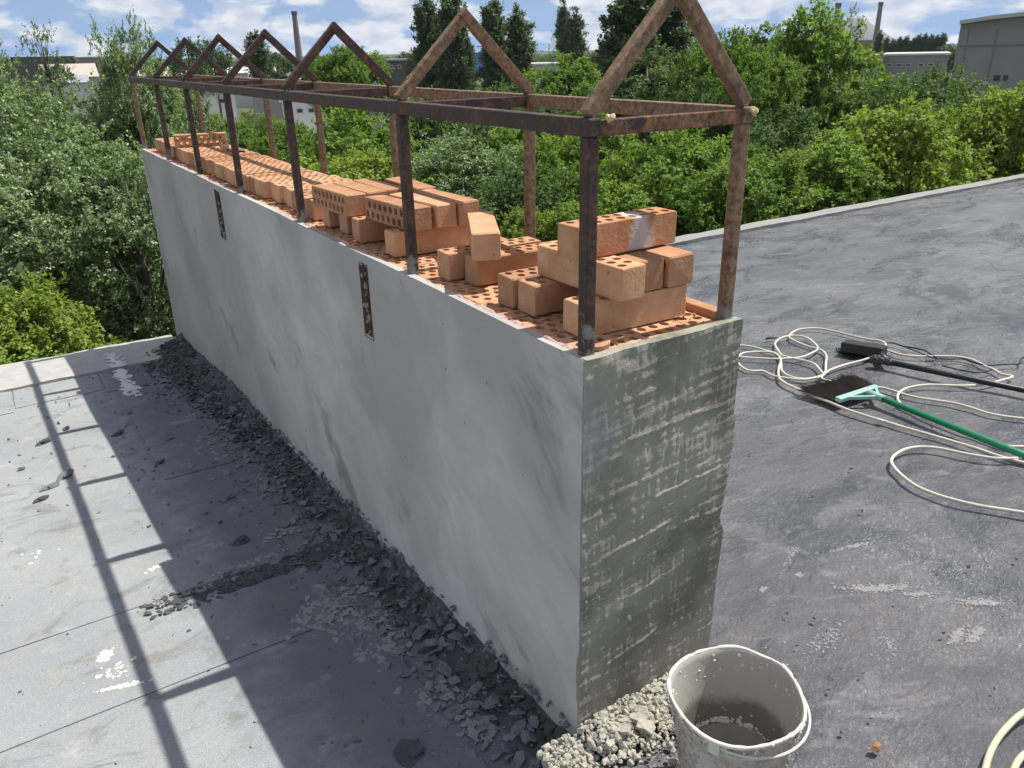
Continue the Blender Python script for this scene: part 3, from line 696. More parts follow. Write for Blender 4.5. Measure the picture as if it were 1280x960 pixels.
# ------------------------------------------------------------------ steel frame
fr = thing('steel_frame', 'long welded steel cage with seven gable rafters standing on the chimney', 'frame', (0, 0, 0))
FY = [.020, .690, 1.473, 2.160, 2.825, 3.480, 4.180]; PX = (.020, W - .020); S = .0225
def part(name, mat, fn, label=None, parent=None):
    mb = MB(); fn(mb); o = mb.build(name, mat, parent or fr)
    if label: o['label'] = label
    return o
for i, y in enumerate(FY):
    for j, x in enumerate(PX):
        if i == 2 and j == 1: pass
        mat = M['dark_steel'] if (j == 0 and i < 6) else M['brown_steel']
        jx = random.uniform(-.003, .003)
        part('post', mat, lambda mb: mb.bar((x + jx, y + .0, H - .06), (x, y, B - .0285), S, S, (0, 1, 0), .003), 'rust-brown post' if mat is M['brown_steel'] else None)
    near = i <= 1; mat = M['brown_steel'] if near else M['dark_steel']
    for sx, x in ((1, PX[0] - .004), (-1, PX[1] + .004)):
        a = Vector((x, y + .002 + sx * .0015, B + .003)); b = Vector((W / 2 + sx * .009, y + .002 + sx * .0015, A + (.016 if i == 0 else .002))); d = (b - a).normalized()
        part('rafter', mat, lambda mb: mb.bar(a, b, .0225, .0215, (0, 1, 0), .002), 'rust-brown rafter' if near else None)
    part('crossbar', M['rusty_steel'] if i == 0 else M['dark_steel'], lambda mb: mb.bar((PX[0] + .0125, y, B - .0155), (PX[1] - .0125, y, B - .0155), .020, .025, (0, 0, 1), .002), 'heavily rusted front crossbar' if i == 0 else None)
for x, mat in ((PX[0], M['dark_steel']), (PX[1], M['brown_steel'])):
    part('rail', mat, lambda mb: mb.bar((x, .006, B - .014), (x, L + .012, B - .014), .0245, .028, (0, 0, 1), .003))
def blob(mb, c, r):
    for k in range(5):
        mb.rock((c[0] + random.uniform(-.008, .008), c[1] + random.uniform(-.004, .004), c[2] + random.uniform(-.003, .003)), r * random.uniform(.6, 1), (1, 1, .7), None, .12, 2)
part('weld_blob', M['foam'], lambda mb: blob(mb, (.045, .004, B - .002), .006))
part('weld_blob', M['foam'], lambda mb: blob(mb, (W - .012, .006, B - .008), .008))
for i in range(1, 7):
    part('weld_blob', M['dark_steel'], lambda mb: blob(mb, (.022, FY[i] - .004, B + .001), .0055))

# ------------------------------------------------------------------ broken tar fillet and debris along the wall
Xg, Yg = np.meshgrid(np.linspace(0, 1, 26), np.linspace(-.02, 4.03, 330))
wd_ = np.interp(Yg, [-.1, .3, 1.0, 2.0, 2.8, 3.4, 4.05], [.075, .08, .085, .09, .12, .17, .17]) * (1 + .5 * fbm(Yg * 5, Yg * 0, 3, 120))
XX = -wd_ * Xg + .004
ht = np.interp(Yg, [-.1, .5, 1.5, 3, 4.05], [.055, .075, .080, .085, .07])
ZZ = roof_z(Yg, DL) - .006 + ht * (1 - Xg) ** 1.3 * (1 + .7 * fbm(XX * 14, Yg * 10, 3, 121)) + .022 * fbm(XX * 30, Yg * 22, 4, 122) * np.sin(np.clip(Xg, 0.05, 1) * math.pi)
mb = MB(); v = np.stack([XX, Yg, ZZ], -1).reshape(-1, 3)
mb.add(v, [(j * 26 + i, (j + 1) * 26 + i, (j + 1) * 26 + i + 1, j * 26 + i + 1) for j in range(329) for i in range(25)], False)
random.seed(5)
for k in range(2000):
    y = random.uniform(0, 4.0) if k % 3 else random.uniform(2.2, 4.0); w = float(np.interp(y, [0, .3, 1, 2, 2.8, 3.4, 4.05], [.07, .075, .085, .10, .15, .24, .24]))
    x = -w * abs(random.gauss(.35, .4)); t = max(0, 1 + x / w)
    z = felt_z(y) + .06 * t ** 1.3 + random.uniform(-.002, .012) * min(1, .25 + t)
    mb.flake((min(x, -.012), y, z), random.choice((.004, .005, .007, .009, .013, .019)), random.uniform(.002, .005), random.uniform(0, 6.3), (random.uniform(-.5, .5), random.uniform(-.5, .5)), 6, random.uniform(1, 2.2))
tag(mb.build('tar_rubble', M['tar']), 'broken black tar crust heaped along the chimney foot', 'tar rubble', kind='stuff')
mb = MB()
for k in range(1500):
    y = random.uniform(-.02, 4.0); w = .17 if y > 2.2 else .11
    x = -abs(random.gauss(0, w)) - .012; t = max(0, 1 + x / w)
    mb.flake((x, y, felt_z(y) + .062 * t ** 1.3 + .002 + .008 * min(1, t)), random.choice((.002, .003, .004, .006, .010, .016)), random.uniform(.002, .004), random.uniform(0, 6.3), (random.uniform(-.6, .6), random.uniform(-.6, .6)), 6, random.uniform(1, 2))
for k in range(240):       # lips of mortar left at the foot of the coat
    y = random.uniform(0, 3.2); mb.rock((-.004 - abs(random.gauss(0, .012)), y, roof_z(y, 0) + random.uniform(-.005, .022)), random.uniform(.003, .010), (.6, 1.4, .9), None, .35)
tag(mb.build('grey_rubble', M['tar_grey']), 'dusty grey mortar lumps mixed into the tar crust at the chimney foot', 'rubble', kind='stuff')
mb = MB()
for k in range(620):
    x = -random.uniform(.02, 1.6) if k % 2 else -random.uniform(.1, .6); y = random.uniform(-.1, 4.0)
    s = random.choice((.003, .004, .005, .007, .010))
    mb.rock((x, y, felt_z(y) + .001), s * random.uniform(.5, 1.1), (1, 1, .5), None, .35)
tag(mb.build('roof_grit', M['tar_grey']), 'small grit and tar crumbs strewn over the pale felt roof', 'grit', kind='stuff')
mb = MB()
for k in range(520):
    x = .36 + abs(random.gauss(0, 1.4)); y = random.uniform(-.9, 3.4); s = random.choice((.002, .003, .003, .004, .006))
    mb.rock((x, y, roof_z(y) + .002), s, (1, 1, .6), None, .35)
tag(mb.build('bitumen_grit', M['tar_grey']), 'small stones and grit strewn over the dark bitumen roof', 'grit', kind='stuff')
# larger loose pieces of felt, each its own
for (px, py, r, el, rz, tl, lb) in (
        (50, 624, .020, 1.5, .2, .12, 'flat leaf-shaped scrap of dark felt lying alone on the sunlit roof'),
        (80, 596, .036, 1.3, .5, .30, 'curled grey felt scrap under the beam shadow, the largest loose piece'),
        (62, 608, .020, 2.2, .4, .10, 'narrow felt strip beside the curled grey scrap'),
        (54, 552, .022, 2.0, .4, .25, 'crumpled felt scrap with a crumbly edge by the beam shadow'),
        (83, 535, .014, 1.3, 0, .3, 'small dark felt lump touching the beam shadow line'),
        (26, 586, .012, 1.6, 0, .35, 'dark rolled felt bit near the photo edge on the pale roof'),
        (300, 676, .022, 1.7, .3, .2, 'black felt scrap lying in the chimney shade near the torn seam'),
        (200, 578, .016, 1.7, .5, .2, 'dark felt scrap in the chimney shade opposite the loose scraps'),
        (148, 541, .016, 2.4, .5, .15, 'long dark felt sliver just inside the chimney shade'),
        (283, 622, .020, 2.2, .3, .15, 'pale torn felt flap lying in the middle of the chimney shade'),
        (512, 942, .045, 1.1, .9, .15, 'shiny black tar lump at the bottom of the chimney shade')):
    p = on_roof(px, py, DL); mb = MB(); mb.flake((0, 0, .010), r, .006, rz, (tl, -tl * .6), 9, el)
    mb.flake((r * .3, r * .2, .014), r * .6, .005, rz + .8, (-tl, tl), 7, el)
    o = mb.build('felt_scrap', M['tar_grey'] if 'grey' in lb or 'pale' in lb or 'narrow' in lb else M['tar'], None, (p[0], p[1], felt_z(p[1]) - .004)); tag(o, lb, 'felt scrap')
p = on_roof(1095, 938); mb = MB(); mb.rock((0, 0, .008), .011, (1, .9, .8), None, .3); tag(mb.build('brick_chip', M['brick'], None, tuple(p)), 'orange brick chip lying on the black roof near the bucket', 'brick chip')

# crumbly mortar heap at the near corner
mb = MB(); random.seed(8)
for k in range(3200):
    x = random.uniform(-.10, .36); y = -abs(random.gauss(.0, .055)) - .002 + .02 * max(0, x - .1)
    hgt = .032 * math.exp(-((y + .01) / .08) ** 2) * (.6 + .8 * float(vnoise(x * 25, y * 25, 140)))
    mb.rock((x, y, roof_z(y) - .02 * (x < 0) + hgt * random.uniform(.35, 1)), random.choice((.002, .003, .004, .005, .006, .009)), (1, 1, .8), None, .4)
for k in range(7): mb.flake((random.uniform(.0, .25), random.uniform(-.09, -.02), .030), random.uniform(.009, .018), .008, random.uniform(0, 6), (random.uniform(-.5, .3), random.uniform(-.4, .4)), 7, 1.4)
tag(mb.build('mortar_rubble', M['crumb']), 'sunlit crumbled pale mortar heaped at the open corner beside the bucket', 'rubble', kind='stuff')

# ------------------------------------------------------------------ bucket
bc = (.155, -.272); bz0 = roof_z(bc[1]) - .004; BH = .239
bk = thing('bucket', 'mortar-caked grey bucket with wire handle standing at the chimney corner', 'bucket', (bc[0], bc[1], bz0))
def rimfn(p, a, j, th=0):
    t = max(0, p[2] / BH); pin = math.exp(-(((a - R(137) + math.pi) % (2 * math.pi) - math.pi) / .5) ** 2)
    k = 1 + t * t * (.055 * pin - .03 * math.cos(2 * (a - R(137)) + math.pi / 2 * 0)) + .006 * math.sin(5 * a + 1) * t
    z = p[2] + t ** 3 * (.006 * math.sin(3 * a + .7) - .010 * math.exp(-(((a - R(20) + math.pi) % (2 * math.pi) - math.pi) / .25) ** 2))
    return (p[0] * k, p[1] * k, z)
prof_o = [(.0, .003), (.083, .0), (.086, .004), (.097, .09), (.107, .17), (.1125, BH - .040), (.1150, BH - .037), (.1155, BH - .030), (.1140, BH - .027), (.1165, BH - .012), (.1205, BH - .008), (.1215, BH - .002), (.119, BH)]
prof_i = [(.119, BH), (.1155, BH - .003), (.1135, BH - .015), (.104, .17), (.094, .09), (.084, .014), (.0, .014)]
mb = MB(); mb.lathe(prof_o, 64, True, rimfn)
for k in range(420):
    a = random.uniform(0, 2 * math.pi); z = random.uniform(.03, BH - .01); rr_ = .0866 + (z / BH) * .033; c = rimfn((rr_ * math.cos(a), rr_ * math.sin(a), z), a, 0)
    mb.rock(c, random.choice((.0012, .0018, .0025, .004)), (.5, 1, 1.3), Matrix.Rotation(a, 3, 'Z'), .4)
mb.build('pail', M['bucket'], bk)
mb = MB(); mb.lathe(prof_i, 64, True, rimfn); mb.build('pail_lining', M['bucket_in'], bk)
mb = MB(); mb.lathe([(0, .058), (.05, .058), (.074, .064), (.0905, .076)], 40, True, lambda p, a, j: (p[0] * (1 + .02 * math.sin(4 * a)), p[1], p[2] + .004 * math.sin(3 * a + 1) * (j > 0))); mb.build('mortar_slurry', m_plain('wet_slurry', (.22, .21, .185), .4, .3, 30, .3), bk)
mb = MB()      # dried mortar clinging to the inside
for k in range(620):
    a = random.uniform(0, 2 * math.pi); z = .070 + abs(random.gauss(0, .006)) + .006 * math.sin(2 * a) if k < 330 else random.uniform(.08, BH - .01); rr_ = .0845 + (z / BH) * .030 - .003 * (k < 330); c = rimfn((rr_ * math.cos(a), rr_ * math.sin(a), z), a, 0)
    mb.rock(c, random.choice((.001, .0015, .0022, .0035)) * (1.5 if k < 330 else 1), (.6, 1.2, 1), Matrix.Rotation(a, 3, 'Z'), .4)
mb.build('mortar_crust', M['cream'], bk)
mb = MB()      # collar of dried mortar round the rim
mb.tube([rimfn((.1205 * math.cos(a), .1205 * math.sin(a), BH - .001), a, 0) for a in np.linspace(0, 2 * math.pi, 65)], [.0018 + .0030 * float(vnoise(a * 11, 0, 9)) for a in np.linspace(0, 2 * math.pi, 65)], 7, False)
for k in range(260):
    a = random.uniform(0, 2 * math.pi); zz_ = BH - abs(random.gauss(0, .018)); rr_ = .1225 - (BH - zz_) * .16; c = rimfn((rr_ * math.cos(a), rr_ * math.sin(a), zz_), a, 0)
    mb.rock(c, random.choice((.001, .0015, .002, .003)), (1, 1, .8), None, .4)
mb.build('rim', M['cream'], bk)
ea, eb = R(205), R(35)
lug = []
for a in (ea, eb):
    mb = MB(); c = rimfn((.121 * math.cos(a), .121 * math.sin(a), BH - .014), a, 0)
    mb.bar((c[0], c[1], c[2] - .014), (c[0], c[1], c[2] + .012), .020, .006, (math.cos(a), math.sin(a), 0), .002); mb.build('handle_lug', M['cream'], bk); lug.append(c)
pts = []
for t in np.linspace(0, 1, 40):
    a = ea + (R(395) - ea) * t; rr = .1225 + .005 * math.sin(math.pi * t); z = BH - .014 - .012 * math.sin(math.pi * t) ** .8
    pts.append((rr * math.cos(a), rr * math.sin(a), z))
mb = MB(); mb.tube(pts, .0026, 8); mb.build('wire_handle', M['cream'], bk)

# ------------------------------------------------------------------ cables
def spline(P, m=8):
    P = [Vector(p) for p in P]; out = []
    for i in range(len(P) - 1):
        a = P[max(i - 1, 0)]; b = P[i]; c = P[i + 1]; d = P[min(i + 2, len(P) - 1)]
        for k in range(m):
            t = k / m; out.append(.5 * ((2 * b) + (c - a) * t + (2 * a - 5 * b + 4 * c - d) * t * t + (3 * b - a - 3 * c + d) * t ** 3))
    return out + [P[-1]]
def path(pts, ox, oy, sc, lift): return [on_roof(ox + x / sc, oy + y / sc, -lift) for x, y in pts]
Z1 = (910, 390, 6.095); Z2 = (1090, 410, 6.4); Z3 = (1080, 520, 6.0); cr_ = .0062
segs = []
segs.append(path([(60, 252), (120, 256), (200, 268), (290, 295), (360, 315), (395, 350), (405, 400), (412, 450), (470, 490), (570, 510), (660, 503), (720, 488), (742, 450), (745, 390), (750, 340), (730, 305), (690, 283), (620, 265), (540, 235), (480, 205), (468, 183), (500, 150), (560, 130), (680, 125), (800, 145), (920, 175), (1050, 205), (1150, 217), (1200, 245), (1185, 280), (1130, 320), (1050, 360), (900, 400), (790, 437), (735, 470), (712, 497), (740, 518), (830, 535), (980, 550), (1130, 570)], *Z1, cr_)
            + path([(0, 470), (100, 482), (210, 515), (330, 550), (480, 575), (650, 600), (800, 640), (960, 690), (1216, 725), (1500, 740), (2100, 700), (2900, 760)], *Z2, cr_))
segs.append(path([(725, 470), (700, 440), (660, 398), (600, 375), (520, 358), (450, 342), (410, 330), (375, 285), (358, 245), (380, 212), (430, 190), (490, 180), (555, 184), (610, 202), (660, 240), (685, 280), (640, 312), (560, 345), (480, 352), (350, 357), (200, 350), (100, 343), (86, 332), (130, 311), (230, 303), (330, 308), (385, 335), (402, 372), (386, 430), (390, 500), (440, 545), (540, 590), (650, 640), (780, 690), (900, 740), (1050, 790), (1180, 830)], *Z1, cr_ * 1.6)
            + path([(110, 25), (300, 85), (600, 170), (850, 245), (1000, 297), (1200, 350), (1400, 395), (1900, 470)], *Z3, cr_))
segs.append(path([(735, 480), (650, 503), (560, 515), (390, 495), (330, 480), (265, 450), (180, 450), (130, 435), (85, 400), (70, 360), (86, 332)], *Z1, cr_))
segs.append(path([(90, 165), (200, 205), (300, 222), (420, 228), (560, 225), (680, 230), (790, 250), (870, 285), (920, 312), (960, 325), (1040, 370), (1125, 388), (1050, 415), (900, 450), (750, 462), (600, 458), (450, 455), (320, 470), (240, 500), (205, 540), (215, 590), (270, 630), (400, 690), (550, 750), (700, 810), (820, 850), (980, 915), (1080, 945), (1216, 950), (1600, 955), (2000, 930)], *Z2, cr_ * 1.3))
segs.append(path([(2000, 420), (1700, 360), (1400, 330), (1200, 318), (1000, 318), (850, 298), (700, 270), (550, 240), (420, 232), (310, 250), (230, 295), (205, 340), (230, 390), (300, 460), (400, 530), (530, 585), (680, 630), (850, 670), (1000, 695), (1200, 725), (1400, 760), (1900, 800)], *Z3, cr_ * 1.8))
mb = MB()
for s in segs: mb.tube(spline(s, 7), cr_ * .92, 8)
tag(mb.build('extension_cable', M['cable']), 'tangled off-white cable looped over the black roof beside the broom', 'cable')
mb = MB(); mb.tube(spline(path([(110, 118), (170, 120), (250, 145), (340, 160), (420, 180), (480, 215), (530, 240), (620, 247), (720, 245), (800, 270), (880, 292), (960, 297), (1080, 288), (1180, 285), (1188, 255), (1216, 232), (1260, 240)], *Z2, .010)), .0040, 6)
mb.tube(spline(path([(260, 150), (350, 185), (420, 215), (500, 240), (540, 244), (480, 260), (430, 262)], *Z2, .012)), .0032, 6)
mb.tube(spline(path([(560, 300), (700, 335), (830, 355), (920, 345), (960, 328)], *Z2, .012)), .0034, 6)
tag(mb.build('black_cable', M['black']), 'thin black cord lying along the black-handled brush', 'cord')
hp = [on_roof(*q, -.012) for q in ((1215, 1010), (1228, 975), (1238, 940), (1256, 912), (1285, 888), (1330, 880), (1370, 905), (1360, 940), (1310, 935), (1278, 945), (1262, 975), (1250, 1010))]
mb = MB(); mb.tube(spline(hp, 8), .0065, 10); tag(mb.build('hose', M['hose']), 'yellowish hose curling in from the bottom corner of the black roof', 'hose')

# ------------------------------------------------------------------ broom and black brush
def tool_frame(head, tail):
    d = Vector(tail) - Vector(head); d.normalize(); side = d.cross(Vector((0, 0, 1))).normalized(); return d, side, side.cross(d)
bh = Vector(on_roof(1090, 493, -.030)); bt = Vector(on_roof(1300, 577, -.022)); bt = bh + (bt - bh) * 1.5; d, sd_, u_ = tool_frame(bh, bt)
br = thing('broom', 'broom with green handle, mint head and dark dusty bristles lying flat', 'broom', tuple(bh))
def loc(v): return Vector(v) - bh
mb = MB(); mb.tube([loc(bh + d * .02), loc(bt)], .0125, 12); mb.build('handle', M['green'], br)
a0 = Vector(on_roof(1047, 500, -.026)); a1 = Vector(on_roof(1096, 484, -.030)); ax = (a1 - a0)
mb = MB()
mb.bar(loc(a0), loc(a1), .030, .020, (0, 0, 1), .004)
mb.bar(loc(bh + d * .035), loc(a0 + ax * .12 + Vector((0, 0, .002))), .012, .016, (0, 0, 1), .003); mb.bar(loc(bh + d * .035), loc(a0 + ax * .95 + Vector((0, 0, .002))), .012, .016, (0, 0, 1), .003)
mb.tube([loc(bh - d * .02), loc(bh + d * .06)], .016, 12)
mb.build('broom_head', M['mint'], br)
mb = MB(); tip0 = Vector(on_roof(1000, 489, -.010)); tip1 = Vector(on_roof(1064, 474, -.010)); random.seed(3)
for k in range(900):
    s = random.random(); q = random.random(); base = a0 + ax * (.02 + .96 * s) - d * .008 + Vector((0, 0, random.uniform(-.010, .008)))
    sp_ = s + random.uniform(-.06, .06); tip = tip0 + (tip1 - tip0) * sp_ + d * random.uniform(-.02, .06) * (1 if random.random() < .8 else 1.6) + Vector((0, 0, random.uniform(-.006, .03)))
    mid = (base + tip) / 2 + Vector((random.uniform(-.006, .006), random.uniform(-.006, .006), random.uniform(0, .008)))
    mb.tube([loc(base), loc(mid), loc(tip)], [.0016, .0016, .0010], 3, False, False)
mb.build('bristles', M['bristle'], br)

hh = Vector(on_roof(1094, 449, -.030)); ht_ = Vector(on_roof(1320, 496, -.022)); ht_ = hh + (ht_ - hh) * 1.4; d, sd_, u_ = tool_frame(hh, ht_)
sb = thing('black_brush', 'wide black tar brush on a black pole lying behind the cable loops', 'brush', tuple(hh))
def loc(v): return Vector(v) - hh
mb = MB(); mb.tube([loc(hh + d * .02), loc(hh + d * .25), loc(ht_)], [.0135, .0125, .0125], 10); mb.build('pole', M['black'], sb)
c0 = Vector(on_roof(1054, 432, -.03)); c1 = Vector(on_roof(1106, 440, -.03))
mb = MB(); mb.bar(loc(c0), loc(c1), .085, .05, (0, .35, 1), .006)
mb.tube([loc((c0 + c1) / 2 + (c1 - c0) * .35), loc(hh + d * .05)], .016, 10); mb.build('brush_head', M['black'], sb)
mb = MB(); cd_ = (c1 - c0).normalized()
for k in range(420):
    s = random.random(); p = c0 + (c1 - c0) * s + Vector((0, .040, 0)) * random.uniform(-1, 1) + Vector((0, 0, -.02))
    mb.tube([loc(p), loc(p + Vector((random.uniform(-.012, .012), random.uniform(-.012, .02), -.03)))], [.002, .0012], 3, False, False)
mb.build('bristles', M['black'], sb)
mb = MB(); 
for k in range(5): mb.rock(loc(hh + d * (.0 + k * .018)), .026 - .002 * k, (1, 1, .7), None, .2, 2)
mb.build('tar_lump', M['tar'], sb)
p = on_roof(957, 425); mb = MB(); mb.tube([(0, 0, .006), (.03, -.002, .008), (.07, -.03, .006)], [.005, .008, .003], 6); tag(mb.build('twig', M['tar'], None, tuple(p)), 'short black stick lying behind the cable loops near the chimney', 'stick')

#@@TREES
# ------------------------------------------------------------------ trees
def unit(a): return a / np.maximum(np.linalg.norm(a, axis=-1, keepdims=True), 1e-9)
def leaves_mesh(name, P, D, N, ln, wd, tint, mat):
    """one mesh of folded leaf quads"""
    n = len(P); S = unit(np.cross(D, N)); ln = np.broadcast_to(ln, (n,))[:, None]; w = ln * wd
    V = np.empty((n, 4, 3)); V[:, 0] = P; V[:, 1] = P + D * ln * .45 + S * w * .5 + N * w * .12; V[:, 2] = P + D * ln - N * ln * .10; V[:, 3] = P + D * ln * .45 - S * w * .5 + N * w * .12
    me = bpy.data.meshes.new(name); me.vertices.add(n * 4); me.vertices.foreach_set('co', V.reshape(-1))
    me.loops.add(n * 4); me.loops.foreach_set('vertex_index', np.arange(n * 4, dtype=np.int32))
    me.polygons.add(n); me.polygons.foreach_set('loop_start', np.arange(0, n * 4, 4, dtype=np.int32))
    me.update(); at = me.attributes.new('tint', 'FLOAT', 'FACE'); at.data.foreach_set('value', tint.astype(np.float32))
    me.materials.append(mat); me.validate(); return me
def crown(name, rng, rx, rz, ncl, rc, nsp, nlf, leaf, wd, mat, up=.35, droop=.25, shell=.45, column=False, pale=0.0, gap=.0):
    """clumps of leafy shoots through an uneven ellipsoid; unit result in metres, centred on the crown's middle"""
    d = unit(rng.normal(size=(ncl, 3))); rad = rng.uniform(shell, 1, ncl) ** .8
    lump = 1 + .30 * np.sin(d[:, 0] * 3.1 + rng.uniform(0, 6)) * np.cos(d[:, 2] * 2.7 + rng.uniform(0, 6)) + rng.normal(0, .10, ncl)
    if column: d[:, :2] *= 1.0; lump = 1 + rng.normal(0, .16, ncl)
    C = d * (rad * lump)[:, None] * np.array([rx, rx, rz])
    if column: taper = np.clip(1.05 - .55 * np.maximum(C[:, 2] / rz, 0) ** 2 - .35 * np.maximum(-C[:, 2] / rz, 0) ** 2, .2, 1.2); C[:, :2] *= taper[:, None]
    tc = rng.uniform(0, 1, ncl)
    ci = np.repeat(np.arange(ncl), nsp); ns = len(ci)
    out = unit(C / np.array([rx, rx, rz]))[ci]
    sd = unit(out * .65 + rng.normal(size=(ns, 3)) * .75 + np.array([0, 0, up])); sl = rc * rng.uniform(.5, 1.25, ns)
    base = C[ci] + rng.normal(size=(ns, 3)) * rc * .28
    si = np.repeat(np.arange(ns), nlf); nl = len(si); t = rng.uniform(.15, 1.0, nl)
    P = base[si] + sd[si] * (sl[si] * t)[:, None] - np.array([0, 0, 1]) * (droop * sl[si] * t * t)[:, None] + rng.normal(size=(nl, 3)) * leaf * .25
    D = unit(sd[si] * .55 + rng.normal(size=(nl, 3)) * .7 - np.array([0, 0, droop])); N0 = unit(rng.normal(size=(nl, 3)) * .55 + np.array([0, 0, .65]) + out[si] * .45 + sd[si] * .35)
    N = unit(N0 - D * (N0 * D).sum(1, keepdims=True))
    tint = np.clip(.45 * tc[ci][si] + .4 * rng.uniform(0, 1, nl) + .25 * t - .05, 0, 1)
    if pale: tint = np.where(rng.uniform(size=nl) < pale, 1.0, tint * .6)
    return leaves_mesh(name, P, D, N, leaf * rng.uniform(.65, 1.25, nl), wd, tint, mat), C
LM = {
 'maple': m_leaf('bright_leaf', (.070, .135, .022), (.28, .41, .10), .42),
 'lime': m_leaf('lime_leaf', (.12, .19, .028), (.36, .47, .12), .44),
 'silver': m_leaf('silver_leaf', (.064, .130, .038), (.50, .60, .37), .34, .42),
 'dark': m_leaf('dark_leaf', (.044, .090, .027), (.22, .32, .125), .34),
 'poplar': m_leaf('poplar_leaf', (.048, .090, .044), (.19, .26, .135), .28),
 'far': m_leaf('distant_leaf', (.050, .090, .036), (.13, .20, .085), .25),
}
rg = np.random.default_rng(3)
PROTO = {}
def proto(k, *a, **kw):
    me, C = crown('crown', rg, *a, **kw); v = np.empty(len(me.vertices) * 3); me.vertices.foreach_get('co', v); v = v.reshape(-1, 3)
    PROTO.setdefault(k, []).append((me, C, np.percentile(np.hypot(v[:, 0], v[:, 1]), 96), np.percentile(v[:, 2], 99.6)))
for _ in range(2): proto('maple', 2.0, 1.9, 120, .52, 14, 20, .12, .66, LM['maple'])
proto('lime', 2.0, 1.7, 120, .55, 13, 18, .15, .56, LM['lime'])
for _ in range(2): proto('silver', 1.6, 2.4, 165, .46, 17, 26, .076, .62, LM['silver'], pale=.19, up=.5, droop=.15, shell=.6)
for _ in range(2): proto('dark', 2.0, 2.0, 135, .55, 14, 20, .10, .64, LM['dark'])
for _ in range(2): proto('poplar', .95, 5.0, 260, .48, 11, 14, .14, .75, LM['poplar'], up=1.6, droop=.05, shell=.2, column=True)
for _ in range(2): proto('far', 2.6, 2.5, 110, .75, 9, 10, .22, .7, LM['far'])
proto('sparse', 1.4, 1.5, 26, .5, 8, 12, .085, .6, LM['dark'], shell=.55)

def tree(name, kind, px, top, wpx, dist, asp, label, group=None, bark='bark', bare=.0, cat='tree'):
    me, C, rx0, rz0 = PROTO[kind][len(label) % len(PROTO[kind])]
    p = at_dist(px, top, dist); rx = wpx / 2 * dist / F
    while p[1] < YE + .35 + rx * .85 and -5.5 < p[0] < 17.5: dist *= 1.04; p = at_dist(px, top, dist); rx = wpx / 2 * dist / F
    rz = rx * asp; zc = p[2] - rz * .97
    pass
    if zc - rz * .6 < GZ: rz = (p[2] - GZ) / 1.7; zc = p[2] - rz
    rz_ang = (px * 1.7 + dist * 3) % 6.28
    root = thing(name, label, cat, (p[0], p[1], GZ), rz_ang, group)
    cr_o = bpy.data.objects.new('crown', me); link(cr_o, root); cr_o.location = (0, 0, zc - GZ); cr_o.scale = (rx / rx0, rx / rx0, rz / rz0)
    mb = MB(); tr = max(.05, min(.22, rx * .06)) * (.35 if kind == 'sparse' else 1); hz = zc - GZ
    lean = random.uniform(-.04, .04) * rx
    tp = [(0, 0, -.05), (lean * .5, lean, hz * .45), (lean, lean * .6, hz), (lean, 0, hz + rz * .75)]
    mb.tube(tp, [tr * 1.25, tr, tr * .75, tr * .2], 7)
    idx = list(range(0, len(C), max(1, len(C) // (14 if kind != 'poplar' else 8))))
    for i in idx:
        c = Vector((C[i][0] * rx / rx0, C[i][1] * rx / rx0, hz + C[i][2] * rz / rz0)); s = max(.1, c.z - hz * .0 - rz * (.9 if kind != 'poplar' else .5) - .3 * (c.xy.length))
        s = max(hz * .5, min(s, hz + rz * .4)); b = Vector((lean, lean * .5, s))
        mb.tube([b, b * .55 + c * .45 + Vector((0, 0, .06 * rx)), c], [tr * .4, tr * .24, tr * .06], 5)
    mb.build('trunk', M[bark], root)
    return root
G = None
T = tree
# left of the chimney
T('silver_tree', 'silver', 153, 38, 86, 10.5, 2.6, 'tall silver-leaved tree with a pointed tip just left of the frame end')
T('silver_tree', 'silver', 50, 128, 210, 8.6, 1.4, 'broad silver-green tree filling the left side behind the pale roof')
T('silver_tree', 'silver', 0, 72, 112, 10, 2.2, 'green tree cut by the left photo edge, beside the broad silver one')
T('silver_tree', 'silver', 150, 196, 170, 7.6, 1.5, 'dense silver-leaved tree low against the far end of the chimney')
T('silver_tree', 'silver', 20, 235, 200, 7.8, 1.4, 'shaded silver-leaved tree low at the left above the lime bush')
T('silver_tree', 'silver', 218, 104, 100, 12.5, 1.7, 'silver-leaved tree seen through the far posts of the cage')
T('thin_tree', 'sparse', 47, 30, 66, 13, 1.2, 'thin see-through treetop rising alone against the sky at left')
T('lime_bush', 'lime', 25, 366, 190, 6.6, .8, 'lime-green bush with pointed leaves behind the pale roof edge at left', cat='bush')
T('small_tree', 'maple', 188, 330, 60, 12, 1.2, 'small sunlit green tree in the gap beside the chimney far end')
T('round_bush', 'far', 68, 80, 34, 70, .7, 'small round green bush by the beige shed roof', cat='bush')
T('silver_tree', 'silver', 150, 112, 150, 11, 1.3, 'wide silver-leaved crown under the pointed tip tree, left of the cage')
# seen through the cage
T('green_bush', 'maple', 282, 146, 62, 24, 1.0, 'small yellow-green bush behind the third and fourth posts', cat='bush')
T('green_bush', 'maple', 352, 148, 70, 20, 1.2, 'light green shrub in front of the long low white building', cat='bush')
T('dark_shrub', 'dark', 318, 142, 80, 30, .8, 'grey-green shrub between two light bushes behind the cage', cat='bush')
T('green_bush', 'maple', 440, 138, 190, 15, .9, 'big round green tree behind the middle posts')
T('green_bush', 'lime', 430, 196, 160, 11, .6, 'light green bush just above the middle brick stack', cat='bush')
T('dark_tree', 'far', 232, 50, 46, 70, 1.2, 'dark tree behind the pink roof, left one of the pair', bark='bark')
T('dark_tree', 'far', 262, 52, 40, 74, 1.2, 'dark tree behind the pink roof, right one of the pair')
T('dark_tree', 'poplar', 318, 42, 26, 80, 2.2, 'narrow dark poplar behind the fourth gable of the cage')
